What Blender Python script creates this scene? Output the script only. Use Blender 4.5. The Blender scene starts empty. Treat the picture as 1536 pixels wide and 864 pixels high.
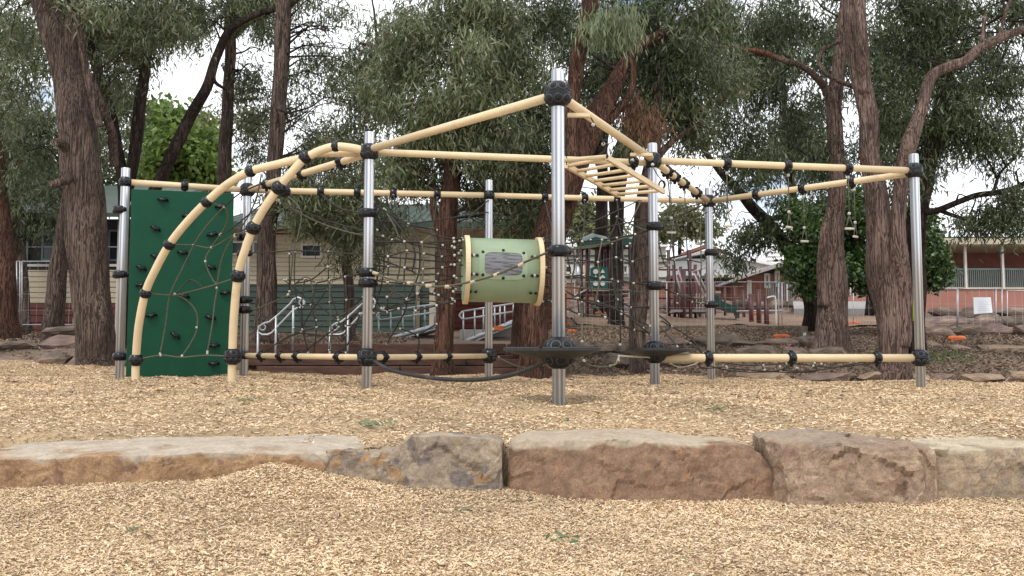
import bpy, math, random
import numpy as np
from mathutils import Vector, Matrix, noise

S = bpy.context.scene
# ------------------------------------------------------------------ camera
F = 1400.0; CZ = 0.43; PITCH = math.atan(102.0/F)
cam_d = bpy.data.cameras.new('camera'); cam = bpy.data.objects.new('camera', cam_d)
S.collection.objects.link(cam); S.camera = cam
cam.location = (0, 0, CZ); cam.rotation_euler = (math.pi/2+PITCH, 0, 0)
cam_d.sensor_width = 36; cam_d.lens = F/1536*36; cam_d.clip_start = 0.05; cam_d.clip_end = 2000
# ------------------------------------------------------------------ world, sun, exposure
SUN_EL, SUN_AZ = math.radians(58), math.radians(205)
wd = bpy.data.worlds.new("World"); S.world = wd; wd.use_nodes = True
nt = wd.node_tree; nt.nodes.clear()
def wn(t): return nt.nodes.new(t)
out = wn('ShaderNodeOutputWorld'); mixs = wn('ShaderNodeMixShader')
sky = wn('ShaderNodeTexSky'); sky.sky_type = 'NISHITA'; sky.sun_disc = False
sky.sun_elevation = SUN_EL; sky.sun_rotation = SUN_AZ
bg1 = wn('ShaderNodeBackground'); bg1.inputs[1].default_value = 0.11
bg2 = wn('ShaderNodeBackground'); bg2.inputs[0].default_value = (0.95, 0.97, 1.0, 1); bg2.inputs[1].default_value = 1.3
tc = wn('ShaderNodeTexCoord'); mp = wn('ShaderNodeMapping'); mp.inputs['Scale'].default_value = (1, 1, 2.2)
nz = wn('ShaderNodeTexNoise'); nz.inputs['Scale'].default_value = 3.2; nz.inputs['Detail'].default_value = 7
rp = wn('ShaderNodeValToRGB'); rp.color_ramp.elements[0].position = .33; rp.color_ramp.elements[1].position = .44
nt.links.new(tc.outputs['Generated'], mp.inputs[0]); nt.links.new(mp.outputs[0], nz.inputs['Vector'])
nt.links.new(nz.outputs['Fac'], rp.inputs[0]); nt.links.new(sky.outputs[0], bg1.inputs[0])
nt.links.new(rp.outputs[0], mixs.inputs[0]); nt.links.new(bg1.outputs[0], mixs.inputs[1]); nt.links.new(bg2.outputs[0], mixs.inputs[2])
nt.links.new(mixs.outputs[0], out.inputs[0])
sd = bpy.data.lights.new('sun', 'SUN'); sd.energy = 1.3; sd.angle = math.radians(14); sd.color = (1, .96, .9)
so = bpy.data.objects.new('sun', sd); S.collection.objects.link(so)
# direction to the sun matches the sky's (rotation measured clockwise from +Y)
sdir = Vector((math.sin(SUN_AZ)*math.cos(SUN_EL), math.cos(SUN_AZ)*math.cos(SUN_EL), math.sin(SUN_EL)))
so.rotation_euler = sdir.to_track_quat('Z', 'Y').to_euler()
S.view_settings.view_transform = 'Standard'; S.view_settings.look = 'None'
S.view_settings.exposure = 0.36; S.view_settings.gamma = 1.0

rnd = random.Random(7); nr = np.random.default_rng(7)
def W(u, v, Y):
    a = (u-768)/F; b = (432-v)/F
    c, s = math.cos(PITCH), math.sin(PITCH)
    t = Y/(c-b*s)
    return Vector((t*a, Y, CZ+t*(s+b*c)))
def PX(n, Y): return n*Y/F

# ------------------------------------------------------------------ materials
def mat(name, col, rough=.7, metal=0, var=.0, scale=5.0, bump=0.0, bscale=40.0, stretch=(1,1,1), col2=None, detail=5, spec=.5,
        lo=.35, hi=.65, dirt=None, dirt_lo=.55, dirt_scale=3.0, bdist=.01):
    m = bpy.data.materials.new(name); m.use_nodes = True; n = m.node_tree; N = n.nodes; L = n.links
    b = N['Principled BSDF']; b.inputs['Roughness'].default_value = rough; b.inputs['Metallic'].default_value = metal
    b.inputs['Specular IOR Level'].default_value = spec
    if col2 is None: col2 = tuple(max(0, c*(1-var)) for c in col)
    tc = N.new('ShaderNodeTexCoord'); mp = N.new('ShaderNodeMapping'); mp.inputs['Scale'].default_value = stretch
    L.new(tc.outputs['Object'], mp.inputs[0])
    nz = N.new('ShaderNodeTexNoise'); nz.inputs['Scale'].default_value = scale; nz.inputs['Detail'].default_value = detail
    L.new(mp.outputs[0], nz.inputs['Vector'])
    r = N.new('ShaderNodeValToRGB'); r.color_ramp.elements[0].position = lo; r.color_ramp.elements[1].position = hi
    r.color_ramp.elements[0].color = (*col2, 1); r.color_ramp.elements[1].color = (*col, 1)
    L.new(nz.outputs['Fac'], r.inputs[0]); cur = r.outputs[0]
    if dirt:
        nd = N.new('ShaderNodeTexNoise'); nd.inputs['Scale'].default_value = dirt_scale; nd.inputs['Detail'].default_value = 6
        L.new(mp.outputs[0], nd.inputs['Vector'])
        rd = N.new('ShaderNodeValToRGB'); rd.color_ramp.elements[0].position = dirt_lo; rd.color_ramp.elements[1].position = dirt_lo+.12
        L.new(nd.outputs['Fac'], rd.inputs[0]); mx = N.new('ShaderNodeMix'); mx.data_type = 'RGBA'
        L.new(rd.outputs[0], mx.inputs[0]); L.new(cur, mx.inputs[6]); mx.inputs[7].default_value = (*dirt, 1); cur = mx.outputs[2]
    L.new(cur, b.inputs['Base Color'])
    if bump:
        nb = N.new('ShaderNodeTexNoise'); nb.inputs['Scale'].default_value = bscale; nb.inputs['Detail'].default_value = 6
        L.new(mp.outputs[0], nb.inputs['Vector']); bp = N.new('ShaderNodeBump'); bp.inputs['Strength'].default_value = bump
        bp.inputs['Distance'].default_value = bdist
        L.new(nb.outputs['Fac'], bp.inputs['Height']); L.new(bp.outputs[0], b.inputs['Normal'])
    return m
def island_mat(name, cols, rough=.8, trans=0.0, extra=None):
    """colour chosen per mesh island, for chips and leaves"""
    m = bpy.data.materials.new(name); m.use_nodes = True; n = m.node_tree; N = n.nodes; L = n.links
    b = N['Principled BSDF']; b.inputs['Roughness'].default_value = rough
    g = N.new('ShaderNodeNewGeometry'); r = N.new('ShaderNodeValToRGB'); cr = r.color_ramp
    while len(cr.elements) < len(cols): cr.elements.new(.5)
    for i, c in enumerate(cols):
        cr.elements[i].position = i/(len(cols)-1); cr.elements[i].color = (*c, 1)
    L.new(g.outputs['Random Per Island'], r.inputs[0]); cur = r.outputs[0]
    tc = N.new('ShaderNodeTexCoord'); nz = N.new('ShaderNodeTexNoise'); nz.inputs['Scale'].default_value = 1.3 if trans else 1.0
    nz.inputs['Detail'].default_value = 3
    L.new(tc.outputs['Object'], nz.inputs['Vector']); mr = N.new('ShaderNodeMapRange')
    mr.inputs[1].default_value = .3; mr.inputs[2].default_value = .7; mr.inputs[3].default_value = .72 if trans else .82; mr.inputs[4].default_value = 1.25 if trans else 1.12
    L.new(nz.outputs['Fac'], mr.inputs[0]); mu = N.new('ShaderNodeMix'); mu.data_type = 'RGBA'; mu.blend_type = 'MULTIPLY'; mu.inputs[0].default_value = 1
    L.new(cur, mu.inputs[6]); L.new(mr.outputs[0], mu.inputs[7]); cur = mu.outputs[2]
    L.new(cur, b.inputs['Base Color'])
    if trans:
        t = N.new('ShaderNodeBsdfTranslucent'); L.new(cur, t.inputs[0]); ms = N.new('ShaderNodeMixShader'); ms.inputs[0].default_value = trans
        L.new(b.outputs[0], ms.inputs[1]); L.new(t.outputs[0], ms.inputs[2]); L.new(ms.outputs[0], N['Material Output'].inputs[0])
    return m
M = {}
M['steel'] = mat('brushed_steel_reflections', (.70,.72,.75), .30, .55, .5, 1, .05, 6, (30,30,.10), bdist=.002, col2=(.27,.28,.31), lo=.40, hi=.58)  # pale and dark streaks in the colour paint reflections along the posts
M['galv'] = mat('galvanised_steel', (.52,.54,.56), .45, .7, .2, 9)
M['tan'] = mat('tan_powder_coat', (.70,.55,.34), .45, 0, .10, 4, .03, 120, dirt=(.56,.43,.26), dirt_lo=.6, spec=.35)
M['black'] = mat('black_plastic', (.005,.006,.009), .22, 0, .3, 20, .03, 90, dirt=(.012,.012,.012), dirt_lo=.66, spec=.35)
M['hole'] = mat('socket_interior', (.004,.004,.005), .8)
M['rimgrey'] = mat('socket_rim_plastic', (.028,.03,.035), .3, 0, .2, 20)
M['rubber'] = mat('black_rubber', (.02,.021,.023), .6, 0, .3, 15, .1, 60, dirt=(.07,.062,.05), dirt_lo=.56)
M['panelgreen'] = mat('green_panel_plastic', (.005,.058,.030), .65, 0, .12, 2.5, .03, 200, dirt=(.006,.062,.033), dirt_lo=.6, dirt_scale=7, spec=.2)
M['rope'] = mat('green_grey_rope', (.12,.115,.075), .9, 0, .45, 60, .5, 250)
M['rope2'] = mat('dark_rope', (.035,.032,.026), .9, 0, .4, 60, .5, 250)
M['white'] = mat('pale_plastic_clip', (.50,.48,.41), .45, 0, .2, 20)
M['palerope'] = mat('pale_rope_sleeve', (.5,.42,.3), .7, 0, .25, 30)
M['shell'] = mat('sage_green_shell', (.25,.325,.205), .40, 0, .07, 3, 0, dirt=(.235,.285,.165), dirt_lo=.6)
M['shell_in'] = mat('shell_inside', (.30,.42,.30), .6)
def barkmat(name, ridge, groove, scar, thr=.6, mottle=(1,1,1)):
    m = bpy.data.materials.new(name); m.use_nodes = True; N = m.node_tree.nodes; L = m.node_tree.links; b = N['Principled BSDF']; b.inputs['Roughness'].default_value = .95; b.inputs['Specular IOR Level'].default_value = .2
    tc = N.new('ShaderNodeTexCoord')
    def noi(sc, st, d=6, dist=0):
        mp = N.new('ShaderNodeMapping'); mp.inputs['Scale'].default_value = st; L.new(tc.outputs['Object'], mp.inputs[0])
        n = N.new('ShaderNodeTexNoise'); n.inputs['Scale'].default_value = sc; n.inputs['Detail'].default_value = d; n.inputs['Distortion'].default_value = dist; L.new(mp.outputs[0], n.inputs['Vector']); return n.outputs['Fac']
    def ramp(f, p, q, inv=False):
        r = N.new('ShaderNodeMapRange'); r.inputs[1].default_value = p; r.inputs[2].default_value = q; r.interpolation_type = 'SMOOTHSTEP'; L.new(f, r.inputs[0]); return r.outputs[0]
    def mix(f, A, B):
        x = N.new('ShaderNodeMix'); x.data_type = 'RGBA'; L.new(f, x.inputs[0])
        for i, c in ((6,A),(7,B)):
            if isinstance(c, tuple): x.inputs[i].default_value = (*c,1)
            else: L.new(c, x.inputs[i])
        return x.outputs[2]
    f1 = noi(9, (3,3,.15), 7, .9); a1 = N.new('ShaderNodeMath'); a1.operation = 'SUBTRACT'; L.new(f1, a1.inputs[0]); a1.inputs[1].default_value = .5
    a2 = N.new('ShaderNodeMath'); a2.operation = 'ABSOLUTE'; L.new(a1.outputs[0], a2.inputs[0]); rid = ramp(a2.outputs[0], .0, .05)
    fine = noi(30, (2.5,2.5,.4), 8)
    lite = mix(ramp(fine, .35, .65), tuple(x*.62 for x in ridge), ridge); c = mix(rid, tuple(g*.7+r*.15 for g, r in zip(groove, ridge)), lite)
    c = mix(ramp(noi(2.2, (1,1,.5), 4), .4, .65), c, mix(ramp(fine,.3,.7), tuple(x*.8 for x in groove), tuple(r*.7 for r in ridge)))
    sc_ = mix(ramp(fine, .3, .7), tuple(x*.55 for x in scar), scar)
    c = mix(ramp(noi(1.1, (1,1,.45), 5, .6), thr, thr+.05), c, sc_); L.new(c, b.inputs['Base Color'])
    ad = N.new('ShaderNodeMath'); ad.operation = 'MULTIPLY_ADD'; L.new(fine, ad.inputs[0]); ad.inputs[1].default_value = .6; L.new(rid, ad.inputs[2])
    bp = N.new('ShaderNodeBump'); bp.inputs['Strength'].default_value = 1; bp.inputs['Distance'].default_value = .045; L.new(ad.outputs[0], bp.inputs['Height']); L.new(bp.outputs[0], b.inputs['Normal']); return m
M['redbark'] = barkmat('red_brown_bark', (.17,.09,.063), (.045,.024,.018), (.18,.075,.042), .60)
M['greybark'] = barkmat('grey_brown_bark', (.20,.145,.118), (.055,.037,.03), (.17,.065,.035), .66)
M['pinkbark'] = barkmat('pinkish_bark', (.26,.18,.15), (.085,.055,.044), (.22,.08,.035), .61)
M['darkbark'] = barkmat('dark_bark', (.075,.052,.042), (.015,.01,.009), (.09,.045,.03), .66)
M['leaf'] = island_mat('gum_leaves', [(.038,.055,.024),(.07,.096,.036),(.095,.125,.047),(.118,.142,.056),(.16,.18,.09),(.26,.28,.175),(.12,.09,.045)], .45, .26)  # the palest tone paints glints of light as scattered pale leaves
M['leafdark'] = island_mat('dark_leaves', [(.025,.042,.018),(.046,.07,.027),(.07,.096,.036),(.094,.12,.048),(.17,.195,.115)], .45, .24)
M['leaflight'] = island_mat('bright_leaves', [(.12,.19,.035),(.17,.26,.05),(.22,.31,.07),(.10,.15,.04)], .5, .35)
M['leafolive'] = island_mat('olive_leaves', [(.10,.12,.045),(.15,.165,.065),(.19,.20,.09),(.12,.11,.055)], .6, .3)
M['leafpale'] = island_mat('pale_hanging_leaves', [(.16,.20,.10),(.20,.24,.13),(.12,.15,.07)], .5, .3)
M['leafrust'] = island_mat('dead_rusty_leaves', [(.13,.065,.035),(.18,.09,.05),(.10,.055,.033)], .8, .2)
M['leafbush'] = island_mat('glossy_bush_leaves', [(.03,.06,.02),(.05,.095,.028),(.075,.13,.035),(.12,.19,.045)], .38, .25)
M['chips'] = island_mat('wood_chips', [(.70,.52,.325),(.60,.43,.25),(.76,.59,.39),(.53,.36,.205),(.68,.50,.305),(.83,.68,.48),(.63,.455,.27),(.34,.215,.115),(.75,.58,.38)], .85)  # the darkest tone paints the shaded holes between chips
M['cream'] = mat('cream_weatherboard', (.56,.48,.34), .7, 0, .12, 1.5)
M['greenboard'] = mat('green_weatherboard', (.055,.085,.068), .7, 0, .25, 1.5)
M['redboard'] = mat('dark_red_weatherboard', (.17,.045,.032), .7, 0, .25, 1.5)
M['roofgreen'] = mat('green_steel_roof', (.055,.085,.068), .5, .1, .3, 3)
M['glass'] = mat('window_glass', (.03,.035,.04), .12, 0, .5, 2)
M['clearglass'] = mat('tunnel_window', (.07,.072,.078), .35, 0, 0, 7, .0, 5, (1,1,9), col2=(.18,.18,.19), lo=.48, hi=.62, spec=.2)
M['whitepaint'] = mat('off_white_paint', (.66,.64,.58), .55, 0, .12, 3)
M['whiteclad'] = mat('white_cladding', (.82,.82,.80), .5, 0, .05, 2)
M['creamtrim'] = mat('cream_trim', (.52,.45,.33), .5, 0, .12, 2)
M['sleeper'] = mat('red_brown_sleeper', (.115,.058,.04), .9, 0, 0, 6, .5, 30, (.6,3,3), col2=(.06,.031,.023))
M['greysleeper'] = mat('weathered_sleeper', (.20,.165,.12), .9, 0, 0, 6, .5, 30, (.6,3,3), col2=(.11,.085,.062))
M['rockgrey'] = mat('grey_brown_rock', (.20,.155,.12), .95, 0, 0, 3, .9, 9, col2=(.105,.078,.06), bdist=.05, dirt=(.25,.14,.085), dirt_lo=.6)
M['rockpurple'] = mat('purple_brown_rock', (.25,.175,.14), .95, 0, 0, 3, .9, 9, col2=(.13,.088,.075), bdist=.05, dirt=(.32,.25,.17), dirt_lo=.58)
M['rocktan'] = mat('tan_rock', (.36,.27,.185), .95, 0, 0, 3, .9, 9, col2=(.2,.125,.085), bdist=.05, dirt=(.2,.12,.085), dirt_lo=.6)
M['burg'] = mat('burgundy_paint', (.085,.018,.018), .45, 0, .25, 6)
M['teal'] = mat('teal_panel', (.008,.10,.085), .4, 0, .1, 3)
M['darkgreen'] = mat('dark_green_plastic', (.012,.055,.04), .4, 0, .2, 3)
M['palebar'] = mat('pale_grey_bar', (.42,.37,.36), .5, .2, .2, 9)
M['brick'] = mat('orange_brick', (.29,.125,.08), .85, 0, .25, 3, .2, 30)
M['innerwall'] = mat('shaded_dark_wall', (.035,.033,.032), .7, 0, .2, 3)  # near-black colour paints the shade inside the left verandah
M['darkbrick'] = mat('shaded_red_brick', (.20,.07,.05), .85, 0, .25, 3, .2, 30)  # verandah shade is put into this darker brick colour
M['salmon'] = mat('salmon_render', (.40,.18,.135), .8, 0, .12, 1.2, .1, 30)
M['railteal'] = mat('teal_grey_rail', (.13,.19,.18), .5, 0, .2, 3)
M['orange'] = mat('orange_plastic', (.62,.14,.03), .6, 0, .3, 8)
M['tealtrim'] = mat('blue_grey_metal', (.17,.22,.23), .5, .3, .2, 3)
M['paper'] = mat('white_paper', (.78,.80,.85), .6, 0, .03, 3)
M['ink'] = mat('grey_ink', (.42,.44,.5), .8)
M['hivis'] = mat('yellow_green_sleeve', (.65,.95,.05), .6, 0, .1, 6)
M['concrete'] = mat('grey_path', (.36,.34,.32), .9, 0, .2, 2, .2, 30)
M['grass'] = island_mat('green_grass', [(.06,.12,.03),(.10,.18,.05),(.14,.20,.07)], .8)
M['bluemetal'] = mat('blue_shed', (.06,.12,.2), .6)

# ------------------------------------------------------------------ builders
COL = S.collection
WL = {}      # world location of each root / part frame
def link(o): COL.objects.link(o); return o
def thing(name, label, cat, loc=(0,0,0), group=None, kind=None):
    o = bpy.data.objects.new(name, None); link(o); o.location = loc; o.empty_display_size = .1
    tag(o, label, cat, group, kind); WL[o.name] = Vector(loc); return o
def tag(o, label=None, cat=None, group=None, kind=None):
    if label: o['label'] = label
    if cat: o['category'] = cat
    if group: o['group'] = group
    if kind: o['kind'] = kind
    return o
def mesh_obj(name, me, m, parent=None, loc=None):
    if m is not None and not me.materials: me.materials.append(m)
    o = bpy.data.objects.new(name, me); link(o)
    pl = WL[parent.name] if parent else Vector((0,0,0))
    if parent: o.parent = parent
    L = Vector(loc) if loc is not None else pl.copy()
    o.location = L-pl; WL[o.name] = L
    return o
class MB:
    def __init__(s): s.v = []; s.f = []; s.sm = []
    def add(s, vs, fs, smooth=False):
        n = len(s.v); s.v += [tuple(v) for v in vs]; s.f += [tuple(i+n for i in f) for f in fs]; s.sm += [smooth]*len(fs); return s
    def box(s, c, d, R=None):
        c = Vector(c); vs = []
        for k in range(8):
            p = Vector(((k&1)-.5, ((k>>1)&1)-.5, ((k>>2)&1)-.5)); p = Vector((p.x*d[0], p.y*d[1], p.z*d[2]))
            if R is not None: p = R @ p
            vs.append(c+p)
        return s.add(vs, [(0,2,3,1),(4,5,7,6),(0,1,5,4),(2,6,7,3),(0,4,6,2),(1,3,7,5)])
    def bx(s, x0, x1, y0, y1, z0, z1): return s.box(((x0+x1)/2,(y0+y1)/2,(z0+z1)/2), (x1-x0,y1-y0,z1-z0))
    def tube(s, pts, r, seg=8, cap=True, jit=0, seed=0, lobes=0, wob=0):
        pts = [Vector(p) for p in pts]; n = len(pts)
        rs = list(r) if hasattr(r, '__len__') else [r]*n
        vs = []; fs = []; up = None
        for i, p in enumerate(pts):
            t = (pts[min(i+1,n-1)]-pts[max(i-1,0)]).normalized()
            if up is None:
                a = Vector((0,0,1)) if abs(t.z) < .9 else Vector((0,1,0))
                up = (a-t*a.dot(t)).normalized()
            else:
                up = (up-t*up.dot(t)).normalized()
            sd = t.cross(up)
            for k in range(seg):
                a = 2*math.pi*k/seg; rr = rs[i]
                if jit:
                    q = p*1.0
                    rr *= 1+jit*noise.noise(Vector((math.cos(a)*1.6+seed, math.sin(a)*1.6, q.z*.55)))+.5*jit*noise.noise(Vector((math.cos(a)*4+seed, math.sin(a)*4, q.z*.9)))
                vs.append(p+(up*math.cos(a)+sd*math.sin(a))*rr)
        for i in range(n-1):
            for k in range(seg):
                k2 = (k+1)%seg; fs.append((i*seg+k, i*seg+k2, (i+1)*seg+k2, (i+1)*seg+k))
        s.add(vs, fs, True)
        if cap:
            n0 = len(s.v)-len(vs); s.f += [tuple(n0+k for k in reversed(range(seg))), tuple(n0+(n-1)*seg+k for k in range(seg))]; s.sm += [False, False]
        return s
    def ball(s, c, r, nu=12, nv=8, sc=(1,1,1)):
        c = Vector(c); vs = [c+Vector((0,0,r*sc[2]))]; fs = []
        for i in range(1, nv):
            th = math.pi*i/nv
            for k in range(nu):
                a = 2*math.pi*k/nu; vs.append(c+Vector((r*sc[0]*math.sin(th)*math.cos(a), r*sc[1]*math.sin(th)*math.sin(a), r*sc[2]*math.cos(th))))
        vs.append(c-Vector((0,0,r*sc[2])))
        for k in range(nu): fs.append((0, 1+k, 1+(k+1)%nu))
        for i in range(nv-2):
            for k in range(nu):
                a = 1+i*nu+k; b = 1+i*nu+(k+1)%nu; fs.append((a, a+nu, b+nu, b))
        l = len(vs)-1
        for k in range(nu): fs.append((l, 1+(nv-2)*nu+(k+1)%nu, 1+(nv-2)*nu+k))
        return s.add(vs, fs, True)
    def lathe(s, c, prof, seg=20, axis=None, smooth=True):
        c = Vector(c); R = Matrix.Identity(3)
        if axis is not None: R = Vector(axis).to_track_quat('Z', 'Y').to_matrix()
        vs = []; fs = []
        for (r, z) in prof:
            for k in range(seg):
                a = 2*math.pi*k/seg; vs.append(c+R@Vector((r*math.cos(a), r*math.sin(a), z)))
        for i in range(len(prof)-1):
            for k in range(seg):
                k2 = (k+1)%seg; fs.append((i*seg+k, i*seg+k2, (i+1)*seg+k2, (i+1)*seg+k))
        fs.append(tuple(reversed(range(seg)))); fs.append(tuple((len(prof)-1)*seg+k for k in range(seg)))
        return s.add(vs, fs, smooth)
    def prism(s, poly, y0, y1):   # poly in x,z
        n = len(poly); vs = [(x,y0,z) for x,z in poly]+[(x,y1,z) for x,z in poly]
        fs = [tuple(range(n)), tuple(reversed(range(n,2*n)))]+[(i,i+n,(i+1)%n+n,(i+1)%n) for i in range(n)]
        return s.add(vs, fs)
    def mesh(s, name, off=Vector((0,0,0))):
        me = bpy.data.meshes.new(name)
        me.from_pydata([(v[0]-off[0], v[1]-off[1], v[2]-off[2]) for v in s.v], [], s.f)
        me.polygons.foreach_set('use_smooth', s.sm); me.update(); return me
    def build(s, name, m, parent=None, kind=None, loc=None):
        """verts are in world space; loc = where the origin goes"""
        L = Vector(loc) if loc is not None else (WL[parent.name].copy() if parent else Vector((0,0,0)))
        o = mesh_obj(name, s.mesh(name, L), m, parent, L)
        if kind: o['kind'] = kind
        return o
def bevel(o, w=.01, seg=2):
    b = o.modifiers.new('bevel', 'BEVEL'); b.width = w; b.segments = seg; b.limit_method = 'ANGLE'; return o
def spline(pts, n=8):
    P = [Vector(p) for p in pts]; out = []
    for i in range(len(P)-1):
        p0 = P[max(i-1,0)]; p1 = P[i]; p2 = P[i+1]; p3 = P[min(i+2,len(P)-1)]
        for k in range(n):
            t = k/n; out.append(.5*((2*p1)+(p2-p0)*t+(2*p0-5*p1+4*p2-p3)*t*t+(3*p1-p0-3*p2+p3)*t**3))
    out.append(P[-1]); return out
def np_mesh(name, V, polys_sizes, loops, m, parent=None, kind=None, smooth=False):
    if parent: V = np.asarray(V)-np.array(WL[parent.name])
    me = bpy.data.meshes.new(name); me.vertices.add(len(V)); me.vertices.foreach_set('co', np.ascontiguousarray(V, dtype=np.float32).ravel())
    me.loops.add(len(loops)); me.loops.foreach_set('vertex_index', loops.astype(np.int32))
    ps = np.concatenate([[0], np.cumsum(polys_sizes)[:-1]]).astype(np.int32)
    me.polygons.add(len(polys_sizes)); me.polygons.foreach_set('loop_start', ps)
    if smooth: me.polygons.foreach_set('use_smooth', np.ones(len(polys_sizes), dtype=bool))
    me.update(calc_edges=True); me.validate()
    o = mesh_obj(name, me, m, parent)
    if kind: o['kind'] = kind
    return o

# ------------------------------------------------------------------ ground heights
def sstep(a, b, x): t = np.clip((x-a)/(b-a), 0, 1); return t*t*(3-2*t)
def lump(x, y):
    return (.016*np.sin(1.7*x+.6*y+.5)+.013*np.sin(2.9*x-2.1*y+1.3)+.010*np.sin(5.3*x+3.7*y)+.006*np.sin(9.1*x-7.9*y+2.)+.005*np.sin(13.*x+11.3*y+.7))
def z_front(x, y):
    z = np.interp(x, [-4,-2.6,-1.9,-1.45,-1.0,-.5,.3,1.,2.1,3,4], [-.35,-.36,-.34,-.235,-.30,-.365,-.41,-.435,-.45,-.43,-.43])
    k = sstep(4.2, 5.6, y)
    return z*k+(-.43)*(1-k)+lump(x,y)*.6
def z_play(x, y):
    z = np.interp(y, [5.9,6.4,7.4,8.4,9.6,11,13,15.2,16.5], [-.16,-.14,-.05,.025,.05,.075,.07,.10,.12])
    z = z-.010*x*sstep(9, 12, y)-.10*sstep(14.6,15.6,y)*sstep(3,5,x)
    z = z+.13*sstep(-5.2,-7.2,x)*sstep(13.2,15.6,y)
    for hx, hy in ((.42,8.4),(-1.71,10.98),(-5.41,12.87),(-3.87,13.46),(-.35,13.95),(1.74,11.4),(3.09,14.5),(5.27,12.06),(-4.84,12.),(-3.45,11.4)):
        d2 = (x-hx-.05)**2+(y-hy)**2; z = z-.045*np.exp(-d2/.045)+.02*np.exp(-(np.sqrt(d2)-.45)**2/.02)
    z = z-.04*np.exp(-((x+.9)**2/1.2+(y-9.6)**2/.35))-.035*np.exp(-((x-3.4)**2/1.5+(y-12.6)**2/.4))
    a = np.where(x < -1.38, 6.42, 5.92)
    return z+lump(x,y)-.28*(1-sstep(0, .2, y-a))
def z_far(x, y):
    L = np.interp(y, [14,15.7,16.4,17.5,22,30,60,120,500], [0,.10,.55,.62,.95,1.3,2.5,4,6])
    R = np.interp(y, [14,15.4,16.2,18,21,26,27,30,34,38,45,70,120,500], [-.08,.0,.12,.42,.78,1.17,1.29,1.60,1.85,2.1,2.6,3.2,4,6])
    k = sstep(-.2, .9, x-(y-15.5)*.03)
    return L*(1-k)+R*k+lump(x,y)*1.4*sstep(15,17,y)
def grid(name, xs, ys, zf, m, kind='structure'):
    X, Y = np.meshgrid(xs, ys); Z = zf(X, Y); V = np.stack([X,Y,Z],-1).reshape(-1,3)
    nx, ny = len(xs), len(ys); i = np.arange(ny-1)[:,None]*nx+np.arange(nx-1)[None,:]
    q = np.stack([i,i+1,i+nx+1,i+nx],-1).reshape(-1)
    return np_mesh(name, V, np.full((nx-1)*(ny-1),4), q, m, kind=kind, smooth=True)
def groundmat(name, cols, sc):
    m = bpy.data.materials.new(name); m.use_nodes = True; N = m.node_tree.nodes; L = m.node_tree.links; b = N['Principled BSDF']; b.inputs['Roughness'].default_value = .95
    tc = N.new('ShaderNodeTexCoord'); vo = N.new('ShaderNodeTexVoronoi'); vo.inputs['Scale'].default_value = sc
    nz0 = N.new('ShaderNodeTexNoise'); nz0.inputs['Scale'].default_value = 9; ad = N.new('ShaderNodeVectorMath'); ad.operation = 'ADD'
    L.new(tc.outputs['Object'], nz0.inputs['Vector']); L.new(tc.outputs['Object'], ad.inputs[0]); L.new(nz0.outputs['Color'], ad.inputs[1])
    L.new(ad.outputs[0], vo.inputs['Vector'])
    r = N.new('ShaderNodeValToRGB'); cr = r.color_ramp
    while len(cr.elements) < len(cols): cr.elements.new(.5)
    for i, c in enumerate(cols): cr.elements[i].position = i/(len(cols)-1); cr.elements[i].color = (*c, 1)
    sp = N.new('ShaderNodeSeparateColor'); L.new(vo.outputs['Color'], sp.inputs[0]); L.new(sp.outputs[0], r.inputs[0])
    n2 = N.new('ShaderNodeTexNoise'); n2.inputs['Scale'].default_value = .8; n2.inputs['Detail'].default_value = 8; L.new(tc.outputs['Object'], n2.inputs['Vector'])
    mr = N.new('ShaderNodeMapRange'); mr.inputs[1].default_value = .3; mr.inputs[2].default_value = .7; mr.inputs[3].default_value = .72; mr.inputs[4].default_value = 1.15; L.new(n2.outputs['Fac'], mr.inputs[0])
    mu = N.new('ShaderNodeMix'); mu.data_type = 'RGBA'; mu.blend_type = 'MULTIPLY'; mu.inputs[0].default_value = 1; L.new(r.outputs[0], mu.inputs[6]); L.new(mr.outputs[0], mu.inputs[7])
    L.new(mu.outputs[2], b.inputs['Base Color'])
    bp = N.new('ShaderNodeBump'); bp.inputs['Strength'].default_value = .8; bp.inputs['Distance'].default_value = .012; L.new(vo.outputs['Distance'], bp.inputs['Height']); L.new(bp.outputs[0], b.inputs['Normal'])
    return m
M['chipbed'] = groundmat('chip_bed', [(.46,.32,.18),(.60,.44,.265),(.52,.37,.215),(.66,.50,.31)], 60)
M['soil'] = groundmat('dark_mulch_soil', [(.13,.09,.062),(.21,.15,.105),(.16,.11,.078),(.28,.21,.15)], 22)
M['brownbark'] = groundmat('brown_bark_ground', [(.20,.12,.08),(.26,.165,.11),(.22,.14,.09)], 14)
grid('bark_ground', np.linspace(-14,14,240), np.concatenate([np.linspace(1.2,5.9,90)]), z_front, M['chipbed'])
grid('play_ground', np.linspace(-26,26,300), np.concatenate([np.linspace(5.9,11,90), np.linspace(11.08,15.75,50)]), z_play, M['chipbed'])
grid('ground', np.concatenate([np.linspace(-400,-32,20), np.linspace(-30,30,150), np.linspace(32,400,20)]),
     np.concatenate([np.linspace(14.6,20,40), np.linspace(20.4,46,60), np.linspace(48,120,16), np.linspace(150,500,8)]), z_far, M['soil'])
grid('far_playground_ground', np.linspace(1.9,12.6,60), np.linspace(26.6,34.5,30), lambda x,y: z_far(x,y)+.05, M['brownbark'])

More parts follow.
